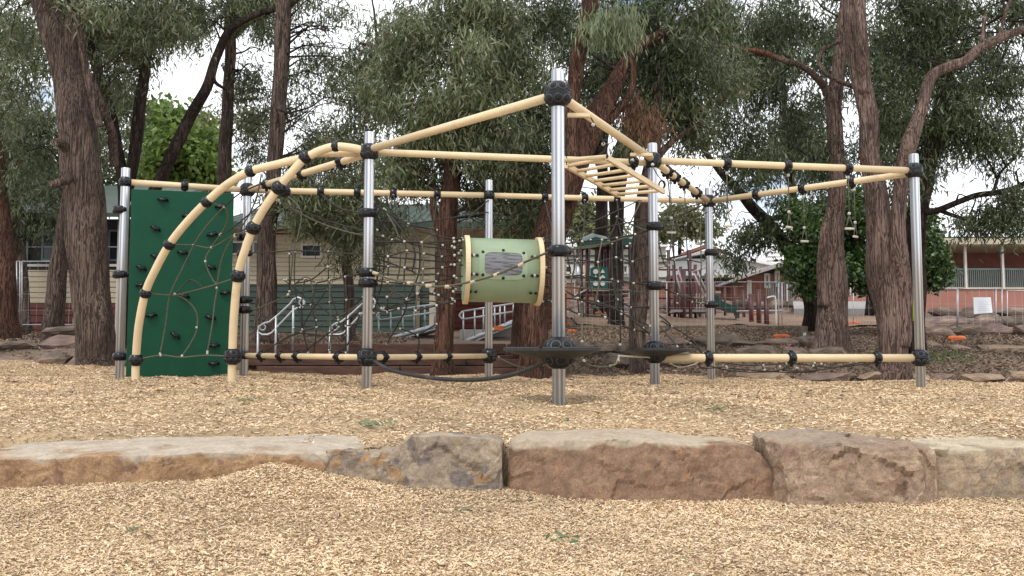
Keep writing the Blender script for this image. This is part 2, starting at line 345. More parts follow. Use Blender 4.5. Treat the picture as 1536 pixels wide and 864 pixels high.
def chips(name, n, y0, y1, zf, Lm, Wm, two, wide=.62, mound=None):
    y = np.sqrt(nr.uniform(y0*y0, y1*y1, n)); x = nr.uniform(-1, 1, n)*(y*wide+.25)
    z = zf(x, y)+nr.uniform(0, .012, n)+.002
    a = nr.uniform(0, 2*np.pi, n); L = Lm*nr.lognormal(0, .38, n); Wd = Wm*nr.lognormal(0, .3, n)
    ti = nr.normal(0, .24, n); ro = nr.normal(0, .32, n)
    d = np.stack([np.cos(a)*np.cos(ti), np.sin(a)*np.cos(ti), np.sin(ti)], -1)
    s = np.stack([-np.sin(a)*np.cos(ro), np.cos(a)*np.cos(ro), np.sin(ro)], -1)
    nn = np.cross(d, s); P = np.stack([x,y,z], -1)
    l = (L/2)[:,None]; w = (Wd/2)[:,None]
    if two:
        bend = (L*nr.normal(.0,.10,n))[:,None]; tp = nr.uniform(.25,1,n)[:,None]
        V = np.stack([P-d*l-s*w*.7, P-d*l+s*w*.7*tp, P+s*w+nn*bend, P-s*w+nn*bend, P+d*l+s*w*.6*tp, P+d*l-s*w*.5], 1).reshape(-1,3)
        b = (np.arange(n)*6)[:,None]; q = (b+np.array([0,3,2,1,3,5,4,2])[None,:]).reshape(-1); sz = np.full(2*n,4)
    else:
        V = np.stack([P-d*l-s*w*.6, P-d*l+s*w*.6, P+d*l+s*w, P+d*l-s*w], 1).reshape(-1,3)
        b = (np.arange(n)*4)[:,None]; q = (b+np.array([0,3,2,1])[None,:]).reshape(-1); sz = np.full(n,4)
    o = np_mesh(name, V, sz, q, M['chips'], kind='stuff'); return o
tag(chips('wood_chips', 185000, 3.0, 5.95, z_front, .0185, .006, True), 'pale tan wood chips spread thickly in front of the sandstone blocks', 'wood chips')
tag(chips('wood_chips', 285000, 5.95, 15.9, z_play, .026, .0095, False, .74), 'pale tan wood chips under and around the climbing frame', 'wood chips')

# ------------------------------------------------------------------ foreground sandstone blocks
def stonemat(name, face, face2, top, vein, zc, zw=.03, dark=None, tscale=5, bs=.8):
    m = bpy.data.materials.new(name); m.use_nodes = True; N = m.node_tree.nodes; L = m.node_tree.links; b = N['Principled BSDF']; b.inputs['Roughness'].default_value = .92
    b.inputs['Specular IOR Level'].default_value = .3
    tc = N.new('ShaderNodeTexCoord')
    def noi(s, d=6, dist=0): 
        n = N.new('ShaderNodeTexNoise'); n.inputs['Scale'].default_value = s; n.inputs['Detail'].default_value = d; n.inputs['Distortion'].default_value = dist; L.new(tc.outputs['Object'], n.inputs['Vector']); return n.outputs['Fac']
    def ramp(f, a, bb):
        r = N.new('ShaderNodeValToRGB'); r.color_ramp.elements[0].position = a; r.color_ramp.elements[1].position = bb; L.new(f, r.inputs[0]); return r.outputs[0]
    def mix(f, A, B):
        x = N.new('ShaderNodeMix'); x.data_type = 'RGBA'; L.new(f, x.inputs[0])
        for i, c in ((6,A),(7,B)):
            if isinstance(c, tuple): x.inputs[i].default_value = (*c,1)
            else: L.new(c, x.inputs[i])
        return x.outputs[2]
    c = mix(ramp(noi(tscale, 8, 1.2), .38, .62), face2, face)
    c = mix(ramp(noi(3.1, 5, 2.5), .60, .64), c, vein)
    if dark: c = mix(ramp(noi(4.3, 7, 1.0), .56, .60), c, dark)
    def mul(A, f, lo, hi):
        r = N.new('ShaderNodeMapRange'); r.inputs[1].default_value = .3; r.inputs[2].default_value = .7; r.inputs[3].default_value = lo; r.inputs[4].default_value = hi; L.new(f, r.inputs[0])
        x = N.new('ShaderNodeMix'); x.data_type = 'RGBA'; x.blend_type = 'MULTIPLY'; x.inputs[0].default_value = 1; L.new(A, x.inputs[6]); L.new(r.outputs[0], x.inputs[7]); return x.outputs[2]
    c = mul(c, noi(18, 12, .2), .74, 1.18); c = mul(c, noi(85, 6, 0), .74, 1.2)
    sx = N.new('ShaderNodeSeparateXYZ'); L.new(tc.outputs['Object'], sx.inputs[0])
    ma = N.new('ShaderNodeMath'); ma.operation = 'MULTIPLY_ADD'; L.new(noi(3.3, 7, .5), ma.inputs[0]); ma.inputs[1].default_value = .22; L.new(sx.outputs[2], ma.inputs[2])
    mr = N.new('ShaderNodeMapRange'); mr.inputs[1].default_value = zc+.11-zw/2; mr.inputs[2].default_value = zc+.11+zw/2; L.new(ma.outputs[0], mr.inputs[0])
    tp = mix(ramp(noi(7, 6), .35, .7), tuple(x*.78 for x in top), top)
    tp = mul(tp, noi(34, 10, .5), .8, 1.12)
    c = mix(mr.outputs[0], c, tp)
    wv = N.new('ShaderNodeVectorMath'); wv.operation = 'MULTIPLY_ADD'; nn2 = N.new('ShaderNodeTexNoise'); nn2.inputs['Scale'].default_value = 4; nn2.inputs['Detail'].default_value = 6; L.new(tc.outputs['Object'], nn2.inputs['Vector'])
    L.new(nn2.outputs['Color'], wv.inputs[0]); wv.inputs[1].default_value = (.35,.35,.35); L.new(tc.outputs['Object'], wv.inputs[2])
    vo = N.new('ShaderNodeTexVoronoi'); vo.feature = 'DISTANCE_TO_EDGE'; vo.inputs['Scale'].default_value = 2.6; L.new(wv.outputs[0], vo.inputs['Vector'])
    ck = ramp(vo.outputs['Distance'], .0, .022); ckm = N.new('ShaderNodeMath'); ckm.operation = 'MAXIMUM'; L.new(ck, ckm.inputs[0]); L.new(ramp(noi(2.3, 3), .38, .44), ckm.inputs[1])
    dk = N.new('ShaderNodeMix'); dk.data_type = 'RGBA'; dk.blend_type = 'MULTIPLY'; dk.inputs[0].default_value = 1; L.new(c, dk.inputs[6]); mm = N.new('ShaderNodeMapRange'); mm.inputs[3].default_value = .75; L.new(ckm.outputs[0], mm.inputs[0]); L.new(mm.outputs[0], dk.inputs[7])
    L.new(dk.outputs[2], b.inputs['Base Color'])
    g = N.new('ShaderNodeBump'); g.inputs['Strength'].default_value = bs; g.inputs['Distance'].default_value = .03; hh = N.new('ShaderNodeMath'); hh.operation = 'MULTIPLY_ADD'; L.new(ckm.outputs[0], hh.inputs[0]); hh.inputs[1].default_value = .08; L.new(noi(12, 15, .15), hh.inputs[2]); L.new(hh.outputs[0], g.inputs['Height']); L.new(g.outputs[0], b.inputs['Normal'])
    return m
def slab(name, label, fl, ft, fb, yf, yb, m, lean=.05, rough=.022, seed=0, round_=.02):
    """fl: x stations; ft: top-front z; fb: bottom z; top runs back from yf+lean to yb rising to ft2"""
    xs = np.linspace(fl[0], fl[-1], 110)
    V = []
    for i, x in enumerate(xs):
        zt = np.interp(x, fl, ft[0]); zb = np.interp(x, fl, ft[1]); yfx = np.interp(x, fl, yf); ybx = np.interp(x, fl, yb)
        e = min(1, min(x-fl[0], fl[-1]-x)/.035); inset = .05*(1-e)**2
        z0_ = zt-.42
        pr = [(yfx, fb)]+[(yfx+lean*k/20, z0_+(zt-z0_)*k/20) for k in range(0,19)]
        pr += [(yfx+lean+round_*.1, zt-round_*.45), (yfx+lean+round_*.45, zt-round_*.1), (yfx+lean+round_*1.2, zt)]
        pr += [(yfx+lean+round_*1.3+(ybx-yfx-lean-round_*1.3)*k/14, zt+(zb-zt)*(k/14)**.7) for k in range(1,15)]
        pr += [(ybx+.02, (zb+fb)/2), (ybx, fb)]
        cy = (yfx+ybx)/2; cz = (zt+fb)/2
        for (y, z) in pr:
            y = y+(cy-y)*inset*2.0; z = z+(cz-z)*inset*.8
            p = Vector((x, y, z)); d = noise.noise_vector(p*2.3+Vector((seed,0,0)))*rough*.9+noise.noise_vector(p*11+Vector((seed,3,0)))*rough*.35+noise.noise_vector(p*27+Vector((seed,3,0)))*rough*.22
            for sc_, am in ((2.6, 1.0), (7.0, .45)):
                ps = Vector((p.x*sc_+seed, p.y*sc_, p.z*sc_*1.5)); ctr_ = noise.voronoi(ps)[1][0]; cv = noise.cell_vector(ctr_*13.7); nv = Vector((cv[0]-.5, cv[1]-.5, cv[2]-.5))
                off = nv.dot(ps-ctr_)+nv.x*.25; d += Vector((0, -off*rough*1.7*am, off*rough*.8*am))
            V.append(p+d)
    n = len(pr); mb = MB(); fs = []
    for i in range(len(xs)-1):
        for k in range(n-1): fs.append((i*n+k, (i+1)*n+k, (i+1)*n+k+1, i*n+k+1))
    fs.append(tuple(reversed(range(n)))); fs.append(tuple((len(xs)-1)*n+k for k in range(n)))
    mb.add(V, fs, False)
    o = mb.build(name, m); tag(o, label, 'sandstone block', 'sandstone blocks edging the play area'); o.data.polygons.foreach_set('use_smooth', [False]*len(o.data.polygons))
    return o
Y0 = 5.62
def X(u, Y=Y0): return (u-768)/F*Y
def Zp(v, Y=Y0): return W(768, v, Y).z
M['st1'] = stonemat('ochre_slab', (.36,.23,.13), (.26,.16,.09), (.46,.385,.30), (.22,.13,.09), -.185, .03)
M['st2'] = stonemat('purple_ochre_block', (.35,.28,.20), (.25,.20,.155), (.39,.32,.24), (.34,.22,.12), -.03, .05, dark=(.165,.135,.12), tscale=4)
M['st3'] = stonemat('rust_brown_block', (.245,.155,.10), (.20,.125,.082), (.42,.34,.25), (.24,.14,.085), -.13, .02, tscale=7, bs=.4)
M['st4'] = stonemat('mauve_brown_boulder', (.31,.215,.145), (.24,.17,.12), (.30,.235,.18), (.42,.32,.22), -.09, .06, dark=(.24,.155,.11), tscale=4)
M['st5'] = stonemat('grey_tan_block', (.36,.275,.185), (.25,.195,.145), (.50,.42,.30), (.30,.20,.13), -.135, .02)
us = lambda L: [X(u) for u in L]; zs = lambda L, Y=5.7: [Zp(v, Y) for v in L]
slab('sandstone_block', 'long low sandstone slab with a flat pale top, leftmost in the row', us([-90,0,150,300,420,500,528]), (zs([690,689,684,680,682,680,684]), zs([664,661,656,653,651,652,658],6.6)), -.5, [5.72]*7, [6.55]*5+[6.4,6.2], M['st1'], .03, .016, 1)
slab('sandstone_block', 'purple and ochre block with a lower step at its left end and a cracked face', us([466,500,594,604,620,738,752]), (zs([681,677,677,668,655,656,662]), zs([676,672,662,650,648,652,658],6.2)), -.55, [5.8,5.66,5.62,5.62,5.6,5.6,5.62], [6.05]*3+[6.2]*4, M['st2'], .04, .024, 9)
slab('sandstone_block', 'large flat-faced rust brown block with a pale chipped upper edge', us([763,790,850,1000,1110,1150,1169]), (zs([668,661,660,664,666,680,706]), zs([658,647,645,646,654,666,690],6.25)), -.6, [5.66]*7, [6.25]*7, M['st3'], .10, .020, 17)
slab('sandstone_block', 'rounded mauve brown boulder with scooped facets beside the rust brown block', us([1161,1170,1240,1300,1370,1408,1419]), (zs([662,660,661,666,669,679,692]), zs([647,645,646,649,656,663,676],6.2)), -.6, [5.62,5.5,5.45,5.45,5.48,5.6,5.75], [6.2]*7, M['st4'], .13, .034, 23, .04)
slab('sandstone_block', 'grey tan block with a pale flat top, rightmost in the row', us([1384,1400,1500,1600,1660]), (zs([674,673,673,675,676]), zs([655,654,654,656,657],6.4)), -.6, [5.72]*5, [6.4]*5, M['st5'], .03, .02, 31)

# ------------------------------------------------------------------ small leaf litter
M['sprig'] = island_mat('gum_sprig_leaves', [(.05,.085,.03),(.10,.14,.05),(.16,.17,.075),(.07,.10,.035)], .5)
def litter(u, v, Y, zf, label, n, L, m, seed, stick=True):
    r = random.Random(seed); p = W(u, v, Y); z = float(zf(np.array(p.x), np.array(p.y)))+.012; t = thing('fallen_leaves', label, 'leaves', (p.x, p.y, z), 'fallen gum leaves on the chips')
    c = Vector((p.x,p.y,z)); st = MB()
    for k in range(n):
        a = r.uniform(0, 6.28); q = c+Vector((r.gauss(0,L*.7), r.gauss(0,L*.6), r.uniform(0,.02)))
        d = Vector((math.cos(a), math.sin(a)*.6, r.uniform(-.05,.75))).normalized(); s = d.cross(Vector((r.uniform(-.4,.4),r.uniform(-1,-.3),.5))).normalized(); l = L*r.uniform(.6,1.2); w = l*.13
        mb = MB(); e = q+d*l+Vector((0,0,-l*.12))
        mb.add([q, q+d*l*.3+s*w, q+d*l*.3-s*w, q+d*l*.7+s*w*.8, q+d*l*.7-s*w*.8, e], [(0,2,1),(1,2,4,3),(3,4,5)]); mb.build('leaf', m, t)
    if stick: st.tube([c+Vector((-L,0,.0)), c+Vector((0,.01,.015)), c+Vector((L*.9,.02,.005))], .0025, 5); st.build('twig', M['darkbark'], t)
litter(562, 648, 6.75, z_play, 'green gum leaf sprig on the chips just behind the blocks', 20, .085, M['sprig'], 3)
litter(1072, 620, 7.6, z_play, 'small yellowish green leaf scraps behind the rust brown block', 10, .07, M['leafolive'], 5)
litter(845, 803, 4.45, z_front, 'few dark green leaves standing up in the chips in front of the rust brown block', 7, .07, M['leafbush'], 6, False)
litter(190, 797, 4.5, z_front, 'grey green leaf scrap lying in the chips below the long low slab', 4, .05, M['leaf'], 7, False)
litter(697, 762, 5.0, z_front, 'thin green leaf scrap on the chips below the purple and ochre block', 4, .045, M['leaf'], 8)
litter(370, 610, 8.2, z_play, 'brown and green leaf litter on the chips left of the climbing frame middle', 9, .07, M['leafolive'], 9)
litter(862, 632, 7.3, z_play, 'single small upright leaf behind the rust brown block', 2, .06, M['leafbush'], 12, False)

# ------------------------------------------------------------------ climbing frame
posts = {'A':(838,8.40,105,600,142,530), 'B':(550.5,10.98,198,577,228,536), 'C':(180,12.87,252,570,273,535), 'D':(366,13.46,258,573,285,533),
         'E':(733,13.95,270,572,293,534), 'F':(982,11.4,215,577,241,527), 'G':(1066.5,14.5,282,577,302,534), 'H':(1380,12.06,231,588,256,537)}
fr = thing('climbing_frame', 'tall tan and steel rope climbing frame with black ball joints standing on the wood chips', 'climbing frame', (0, 11.2, .05))
def balljoint(c, r, parent, seed=0, name='ball_joint', axis=(0,0,1)):
    mb = MB(); c = Vector(c)
    mb.lathe(c, [(r*.25,-r*1.0),(r*.5,-r*.93),(r*.75,-r*.76),(r*.94,-r*.44),(r*1.0,-r*.06),(r*1.0,r*.06),(r*.94,r*.44),(r*.75,r*.76),(r*.5,r*.93),(r*.25,r*1.0)], 18, axis)
    hb = MB(); rb_ = MB(); ro = random.Random(seed)
    R = Vector(axis).to_track_quat('Z','Y').to_matrix()
    for k in range(8):
        a = 2*math.pi*(k+.5*ro.random())/8+.2
        for e in ((0.0,) if r < .1 else (.48,-.48)):
            d = R@Vector((math.cos(a)*math.cos(e), math.sin(a)*math.cos(e), math.sin(e)))
            rr = r*(.26 if r >= .1 else .3)
            base = c+d*r*.93
            rb_.lathe(base-d*r*.03, [(rr*1.35,0),(rr*1.3,r*.10),(rr*1.0,r*.13),(rr*.95,r*.1)], 12, d)
            hb.lathe(base, [(rr*.94,r*.0),(rr*.94,r*.115)], 10, d)
            if ro.random() < .5: mb.lathe(base, [(rr*.3,0),(rr*.3,r*.13)], 6, d)
            a += math.pi/8
    o = mb.build(name, M['black'], parent, loc=c); hb.build('sockets', M['hole'], o, loc=c, kind='stuff'); rb_.build('socket_rims', M['rimgrey'], o, loc=c, kind='stuff')
    return o
def collar(c, parent, r=.062, ear=None):
    mb = MB(); c = Vector(c)
    mb.lathe(c, [(r,-.055),(r+.028,-.05),(r+.04,-.03),(r+.044,0),(r+.04,.03),(r+.028,.05),(r,.055)], 16)
    for a in ((-.7,2.2) if ear is None else ear):
        d = Vector((math.cos(a), math.sin(a), 0)); mb.lathe(c+d*(r+.03), [(.034,0),(.034,.022),(.022,.028)], 8, d); mb.lathe(c+d*(r+.05), [(.01,0),(.01,.02)], 6, d)
    return mb.build('collar', M['black'], parent, loc=c)
PT = {}; PB = {}
for k, (u, Y, vt, vb, vu, vl) in posts.items():
    x = W(u, 534, Y).x; R_ = .0595
    zt = W(u, vt, Y).z; 
    p = MB(); p.lathe((x, Y, 0), [(R_,-.45),(R_,zt-.012),(R_*.93,zt-.003),(R_*.8,zt)], 28); p.build('post', M['steel'], fr, loc=(x,Y,0))
    big = k == 'A'
    PT[k] = Vector((x, Y, W(u, vu, Y).z)); PB[k] = Vector((x, Y, W(u, vl, Y).z))
    balljoint(PT[k], .125 if k in 'A' else .108 if k in 'BFHDG' else .085, fr, ord(k))
    if k in 'BHE': balljoint(PB[k], .115 if k != 'E' else .118, fr, ord(k)+5)
    elif k in 'DCG': collar(PB[k], fr, .058)
def beam(a, b, r=.044, name='beam', cut=(.06,.06)):
    a = Vector(a); b = Vector(b); d = (b-a).normalized()
    mb = MB(); mb.tube([a+d*cut[0], b-d*cut[1]], r, 16); return mb.build(name, M['tan'], fr, loc=(a+b)/2)
def clamp(c, d, r=.052):
    d = Vector(d).normalized(); mb = MB(); c = Vector(c)
    mb.lathe(c, [(r*.95,-.05),(r*1.2,-.045),(r*1.42,-.02),(r*1.42,.02),(r*1.2,.045),(r*.95,.05)], 14, d)
    s = d.cross(Vector((0,0,1))).normalized(); w = d.cross(s)
    for q in (w, -w, s, -s, (s+w).normalized(), (w-s).normalized()): mb.lathe(c+q*r*1.25, [(.024,0),(.024,.022),(.012,.026)], 8, q)
    mb.lathe(c-Vector((0,0,r*1.3)), [(.02,0),(.02,-.035)], 6)
    return mb.build('clamp', M['black'], fr, loc=c)
def on(a, b, u):     # point of segment ab seen at column u
    a = Vector(a); b = Vector(b); lo, hi = 0, 1
    f = lambda t: (lambda p: 768+F*p.x/((p.y)*math.cos(PITCH)+(p.z-CZ)*math.sin(PITCH)))(a.lerp(b, t))
    for _ in range(40):
        m_ = (lo+hi)/2
        if (f(m_) < u) == (f(0) < f(1)): lo = m_
        else: hi = m_
    return a.lerp(b, lo)
def bc(a, b, cl, r=.044, cut=(.08,.08)):
    beam(a, b, r, cut=cut)
    for u in cl: clamp(on(a, b, u), Vector(b)-Vector(a), r+.008)
bc(PT['A'], PT['B']+Vector((0,0,.03)), []); bc(PT['A'], PT['F']+Vector((0,0,.02)), [])
bc(PT['B'], PT['F']+Vector((0,0,-.03)), [951], .042)
bc(PT['B']+Vector((0,0,-.02)), PT['D'], [512,453,400])
bc(PT['C'], PT['D'], [277]); bc(PT['D'], PT['E'], [426,481,536,590,656]); bc(PT['E'], PT['G'], [817,877,925], .042)
bc(PT['F'], PT['H'], [1090,1181,1272]); bc(PT['G'], PT['H']-Vector((0,0,.03)), [1135,1204,1278]); bc(PT['F'], PT['G'], [1001,1012,1026,1045], .044)
bc(PB['D'], PB['B'], [392,421,446,508], .036); bc(PB['B'], PB['E'], [575,625,671], .036); bc(PB['F']+Vector((0,0,-.08)), PB['H'], [1062,1187,1315], .05, (.1,.08))
for k, vs in {'A':(377,), 'B':(320,409,425), 'C':(315,412), 'D':(356,380,450,465,0), 'F':(340,429), 'G':(379,457)}.items():
    for v in vs:
        if v: u_, Y_ = posts[k][0], posts[k][1]; collar(W(u_, v, Y_), fr, .0595, (-2.4,.2,1.6) if k in 'AFG' else (-.6,.2))
# curved arcs of the dome
arc1 = [(545,226,10.98),(528,222,10.95),(503,220,10.95),(480,226,10.97),(458,236,11.0),(418,246,11.1),(376,257,11.2),(342,276,11.3),(310,303,11.4),(280,334,11.5),(254,367,11.6),(233,405,11.7),(218,440,11.8),(208,490,11.9),(204,540,12.0),(203,580,12.0)]
arc2 = [(458,236,11.0),(438,258,11.0),(418,282,11.03),(398,310,11.08),(380,342,11.15),(367,377,11.2),(357,414,11.28),(351,475,11.35),(348.5,535,11.4),(347.5,580,11.4)]
for a in (arc1, arc2):
    MB().tube(spline([W(*p) for p in a], 5), .05, 16).build('curved_beam', M['tan'], fr)
beam(W(545,230,11.05), W(462,231,11.2), .042)
for (u,v,Y,r) in ((458,236,11.0,.078),(376,257,11.2,.07),(310,303,11.4,.07),(254,367,11.6,.07),(218,440,11.8,.07),(204,540,12.0,.085),(418,282,11.03,.085),(380,342,11.15,.085),(357,414,11.28,.085),(349,535,11.4,.105),(503,220,10.95,.06)):
    balljoint(W(u,v,Y), r, fr, int(u))
for (u,v,Y) in ((427,287,11.4),): balljoint(W(u,v,Y), .07, fr, 3)
# platforms round posts A and F
def platform(P, R_, rb, ang, zoff):
    c = P+Vector((0,0,zoff)); mb = MB()
    pts = []; 
    for k in range(3):                       # rounded triangle plate
        for j in range(-4,5):
            a = ang+k*2*math.pi/3+j*.09; pts.append((math.cos(a)*R_*(1-.015*j*j*.5), math.sin(a)*R_*(1-.015*j*j*.5)))
    n = len(pts); vs = [(c.x+x*s, c.y+y*s, c.z+z) for s, z in ((.36,-.085),(.92,-.022),(1.,-.012),(1.,.012),(.97,.02)) for x, y in pts]
    fs = [(i*n+k, i*n+(k+1)%n, (i+1)*n+(k+1)%n, (i+1)*n+k) for i in range(4) for k in range(n)]+[tuple(reversed(range(n))), tuple(4*n+k for k in range(n))]
    mb.add(vs, fs); o = mb.build('step_platform', M['rubber'], fr, loc=c)
    g = MB()
    for k in range(12):
        a = 2*math.pi*k/12; g.box(c+Vector((math.cos(a), math.sin(a), 0))*R_*.62+Vector((0,0,.022)), (R_*.3,.02,.006), Matrix.Rotation(a,3,'Z'))
    g.build('tread_ribs', M['black'], o, loc=c)
    balljoint(c-Vector((0,0,.03)), rb, fr, 9)
platform(PB['A'], .50, .150, math.radians(-176), .035); platform(PB['F'], .44, .142, math.radians(8), .02)
# hanging rubber band between B and A
hb = MB(); hb.tube(spline([W(560,541,10.8), W(590,556,10.5), W(640,566,10.1), W(700,570,9.7), W(755,565,9.2), W(795,553,8.8), W(822,540,8.5)], 6), [.012]+[.022]*35+[.014], 8)
hb.build('sagging_rubber_rope', M['rubber'], fr)
# climbing wall panel
c0, c1 = W(189,562,12.75), W(345,562,13.1); zt = W(190,290,12.8).z
dv = (c1-c0); dv.z = 0; ln = dv.length; ang = math.atan2(dv.y, dv.x); ctr = (c0+c1)/2; ctr.z = (zt+.10)/2+.05
pn = MB().box(ctr, (ln, .03, zt-.10), Matrix.Rotation(ang,3,'Z')).build('climbing_panel', M['panelgreen'], fr, loc=ctr); bevel(pn, .006)
holdv = MB()
for k in range(10):
    a = k/10*6.283; 
hm = MB(); hm.tube([Vector((-.062,0,.022)), Vector((-.04,-.035,.03)), Vector((0,-.045,-.006)), Vector((.04,-.035,.016)), Vector((.06,0,-.018))], [.017,.024,.021,.024,.015], 8)
hm.box((0,-.008,.0), (.085,.016,.04)); hmesh = hm.mesh('hold'); hmesh.materials.append(M['black'])
for (u,v) in ((236,301),(273,325),(226,344),(322,311),(228,386),(267,380),(311,353),(310,402),(208,428),(271,445),(333,440),(224,474),(311,477),(259,504),(318,519),(318,546),(207,403)):
    t = (u-189)/(342-189); p = c0.lerp(c1, t); p.z = W(u, v, p.y).z
    o = mesh_obj('hold', hmesh, None, pn, p+Vector((math.sin(ang)*.02, -.02, 0))); o.rotation_euler = (0, rnd.uniform(-.5,.5), ang)
# ---- ropes
clipL = []
def rope(parent, pts, r=.0095, m='rope2', sag=0, clips=True, n=6):
    P = [W(*p) if not isinstance(p, Vector) else p for p in pts]
    if len(P) == 2 and sag:
        a, b = P; P = [a.lerp(b, t/6)-Vector((0,0,sag*4*(t/6)*(1-t/6))) for t in range(7)]
    elif len(P) > 2: P = spline(P, 4)
    MB().tube(P, r, 6).build('rope', M[m], parent)
    if clips: clipL.append((P[0].lerp(P[1],.06), P[1]-P[0])); clipL.append((P[-1].lerp(P[-2],.06), P[-1]-P[-2]))
def clipsout(parent, extra=()):
    global clipL
    mb = MB()
    for p, d in clipL:
        d = d.normalized() if d.length > 0 else Vector((0,0,1)); mb.lathe(p, [(.009,-.014),(.0145,-.011),(.0145,.011),(.009,.014)], 7, d)
    mb.build('rope_clips', M['white'], parent, kind='stuff'); clipL = []
# dome net over the green panel
net = fr
nodes = [((254,367,11.6),(290,368,11.9),(317,371,11.9),(352,352,11.6),(380,345,11.15)),
         ((218,440,11.8),(255,443,12.0),(262,443,12.0),(306,432,11.8),(357,416,11.28)),
         ((204,540,12.0),(240,533,12.0),(272,536,11.95),(310,533,11.8),(349,535,11.4))]
for nd in nodes: rope(fr, nd, m='rope')
rope(fr, [(310,305,11.4),(336,310,11.6),(341,330,11.7),(332,350,11.8),(317,371,11.9),(308,392,11.9),(318,418,11.9),(326,430,11.85),(322,455,11.85),(318,490,11.8),(311,528,11.8)], m='rope')
rope(fr, [(352,352,11.6),(338,375,11.7),(330,400,11.8),(325,432,11.85)], m='rope')
rope(fr, [(262,441,12.0),(282,452,12.0),(295,470,12.0),(295,495,12.0),(286,515,12.0),(273,534,11.95)], m='rope')
rope(fr, [(336,310,11.6),(300,352,11.8),(275,400,11.9),(255,443,12.0),(248,490,12.0),(240,531,12.0)], m='rope')
rope(fr, [(420,285,11.1),(385,312,11.3),(345,345,11.5),(330,352,11.7)], m='rope2'); rope(fr, [(400,272,11.2),(360,290,11.4),(336,311,11.6)], m='rope2')
rope(fr, [(415,300,11.1),(390,330,11.3),(352,352,11.6)], m='rope2'); rope(fr, [(392,262,11.2),(385,295,11.3),(372,325,11.5),(352,355,11.6)], m='rope')
rope(fr, [(306,432,11.8),(285,420,12.2),(262,443,12)], m='rope2', clips=False)
for p in ((241,533,12.0),(273,534,11.95),(311,530,11.8),(317,371,11.9),(290,368,11.9),(332,351,11.8),(352,354,11.6),(295,491,12.),(308,392,11.9),(262,441,12.)):
    clipL.append((W(*p), Vector((.2,0,1))))
clipsout(fr)
# left net between post B, the rear beam and the lower beams
L = [
 [(418,300,11.4),(470,330,11.4),(530,350,11.3),(575,345+9,11.1)], [(420,302,12.5),(458,318,12.4),(510,337,12.2),(550,346,11.0)],
 [(480,290,13.6),(510,312,12.6),(545,320,11.1)], [(426,290,13.5),(452,318,13),(440,378,12.8),(435,377,12.7)],
 [(366,380,13.4),(410,378,13.0),(440,376,12.6),(492,378,12.2),(548,383,11.1)],
 [(440,376,12.7),(434,440,12.5),(432,442,12.4)], [(434,377,12.6),(434,441,12.5)], [(443,377,12.7),(442,428,12.5),(454,495,12.3)],
 [(492,378,12.3),(494,430,12.2),(507,475,12.1),(508,490,12.0)], [(492,400,12.2),(466,420,12.3),(440,425,12.4)],
 [(443,425,12.5),(465,418,12.3),(474,481,12.3)], [(432,442,12.4),(490,432,12.2),(545,428,11.1)], 
 [(492,432,12.2),(454,497,12.3),(520,503,12)], [(454,497,12.4),(508,475,12.1),(548,450,11.1)],
 [(412,517,13.2),(445,500,12.8),(490,505,12.5)], [(446,532,12.8),(468,519,12.4),(508,488,12),(548,462,11.2)],
 [(508,530,11.7),(525,511,11.5),(540,470,11.2)], [(392,532,13.2),(410,518,13),(452,497,12.5)],
 [(507,476,12.1),(520,468,12),(545,445,11.1)], [(366,465,13.4),(388,462,13.3),(432,443,12.5)], [(590,292,13.7),(540,330,12.5),(492,378,12.3)],
 [(426,420,12.9),(452,440,12.4),(508,480,12.0)]]
for l in L: rope(fr, l, m='rope2' if rnd.random() < .6 else 'rope')
clipsout(fr)
# middle net from post B and rear beam to the tunnel
T = 11.1
Mn = [
 [(554,305,11.0),(577,342,11.1),(597,356,11.1),(625,368,11.1),(660,372,11.1),(692,376,T)], [(554,302,11.0),(612,337,11.1),(648,352,11.1),(680,358,11.1),(695,360,T)],
 [(556,320,11.0),(574,342,11.1),(575,412,11.1),(560,470,11.1)], [(576,313,12),(598,356,11.3),(598,412,11.2),(576,462,11.2)], [(578,315,12.2),(620,370,11.3),(618,408,11.2)],
 [(612,336,11.6),(628,365,11.2),(628,410,11.2),(612,448,11.2),(606,470,11.5),(580,516,13)],
 [(555,383,11.0),(600,387,11.1),(660,392,11.1),(690,391,T)], [(555,388,11.0),(571,390,11.1),(616,406,11.1),(628,412,11.1),(660,412,11.1),(685,417,T)],
 [(566,410,11.0),(598,412,11.1),(628,411,11.1),(658,411,11.1)], [(556,362,11.0),(626,364,11.1),(690,361,T)],
 [(656,296,13.8),(651,330,12.6),(648,350,12.1),(659,373,11.8),(660,411,11.6),(650,440,11.6)], [(648,352,12.1),(625,372,11.4),(620,405,11.3)],
 [(566,345,11.3),(560,370,11.1),(570,395,11.1),(562,440,11.1),(572,462,11.1)],
 [(572,463,11.0),(596,460,11.0),(612,448,11.1),(650,440,11.2),(680,450,T)], [(612,449,11.1),(650,452,11.2),(678,455,T)], [(650,440,11.2),(683,452,T)],
 [(575,463,11.),(612,452,11.1),(648,438,11.2)], [(626,530,12.4),(627,505,12.2),(600,493,12.2)], [(626,503,12.2),(640,495,12.2),(655,486,12.2)],
 [(562,455,11.1),(566,463,11.1),(575,465,11.1)], [(590,292,13.7),(600,330,12.2),(612,338,11.7)], [(553,425,11.0),(575,430,11.2),(612,448,11.2)],
 [(733,300,13.9),(700,330,12.6),(693,358,T)], [(612,336,11.6),(656,330,12.5),(733,318,13.9)], [(556,330,11.),(600,335,12),(656,345,12.6)]]
for l in Mn: rope(fr, l, m='rope2' if rnd.random() < .75 else 'rope')
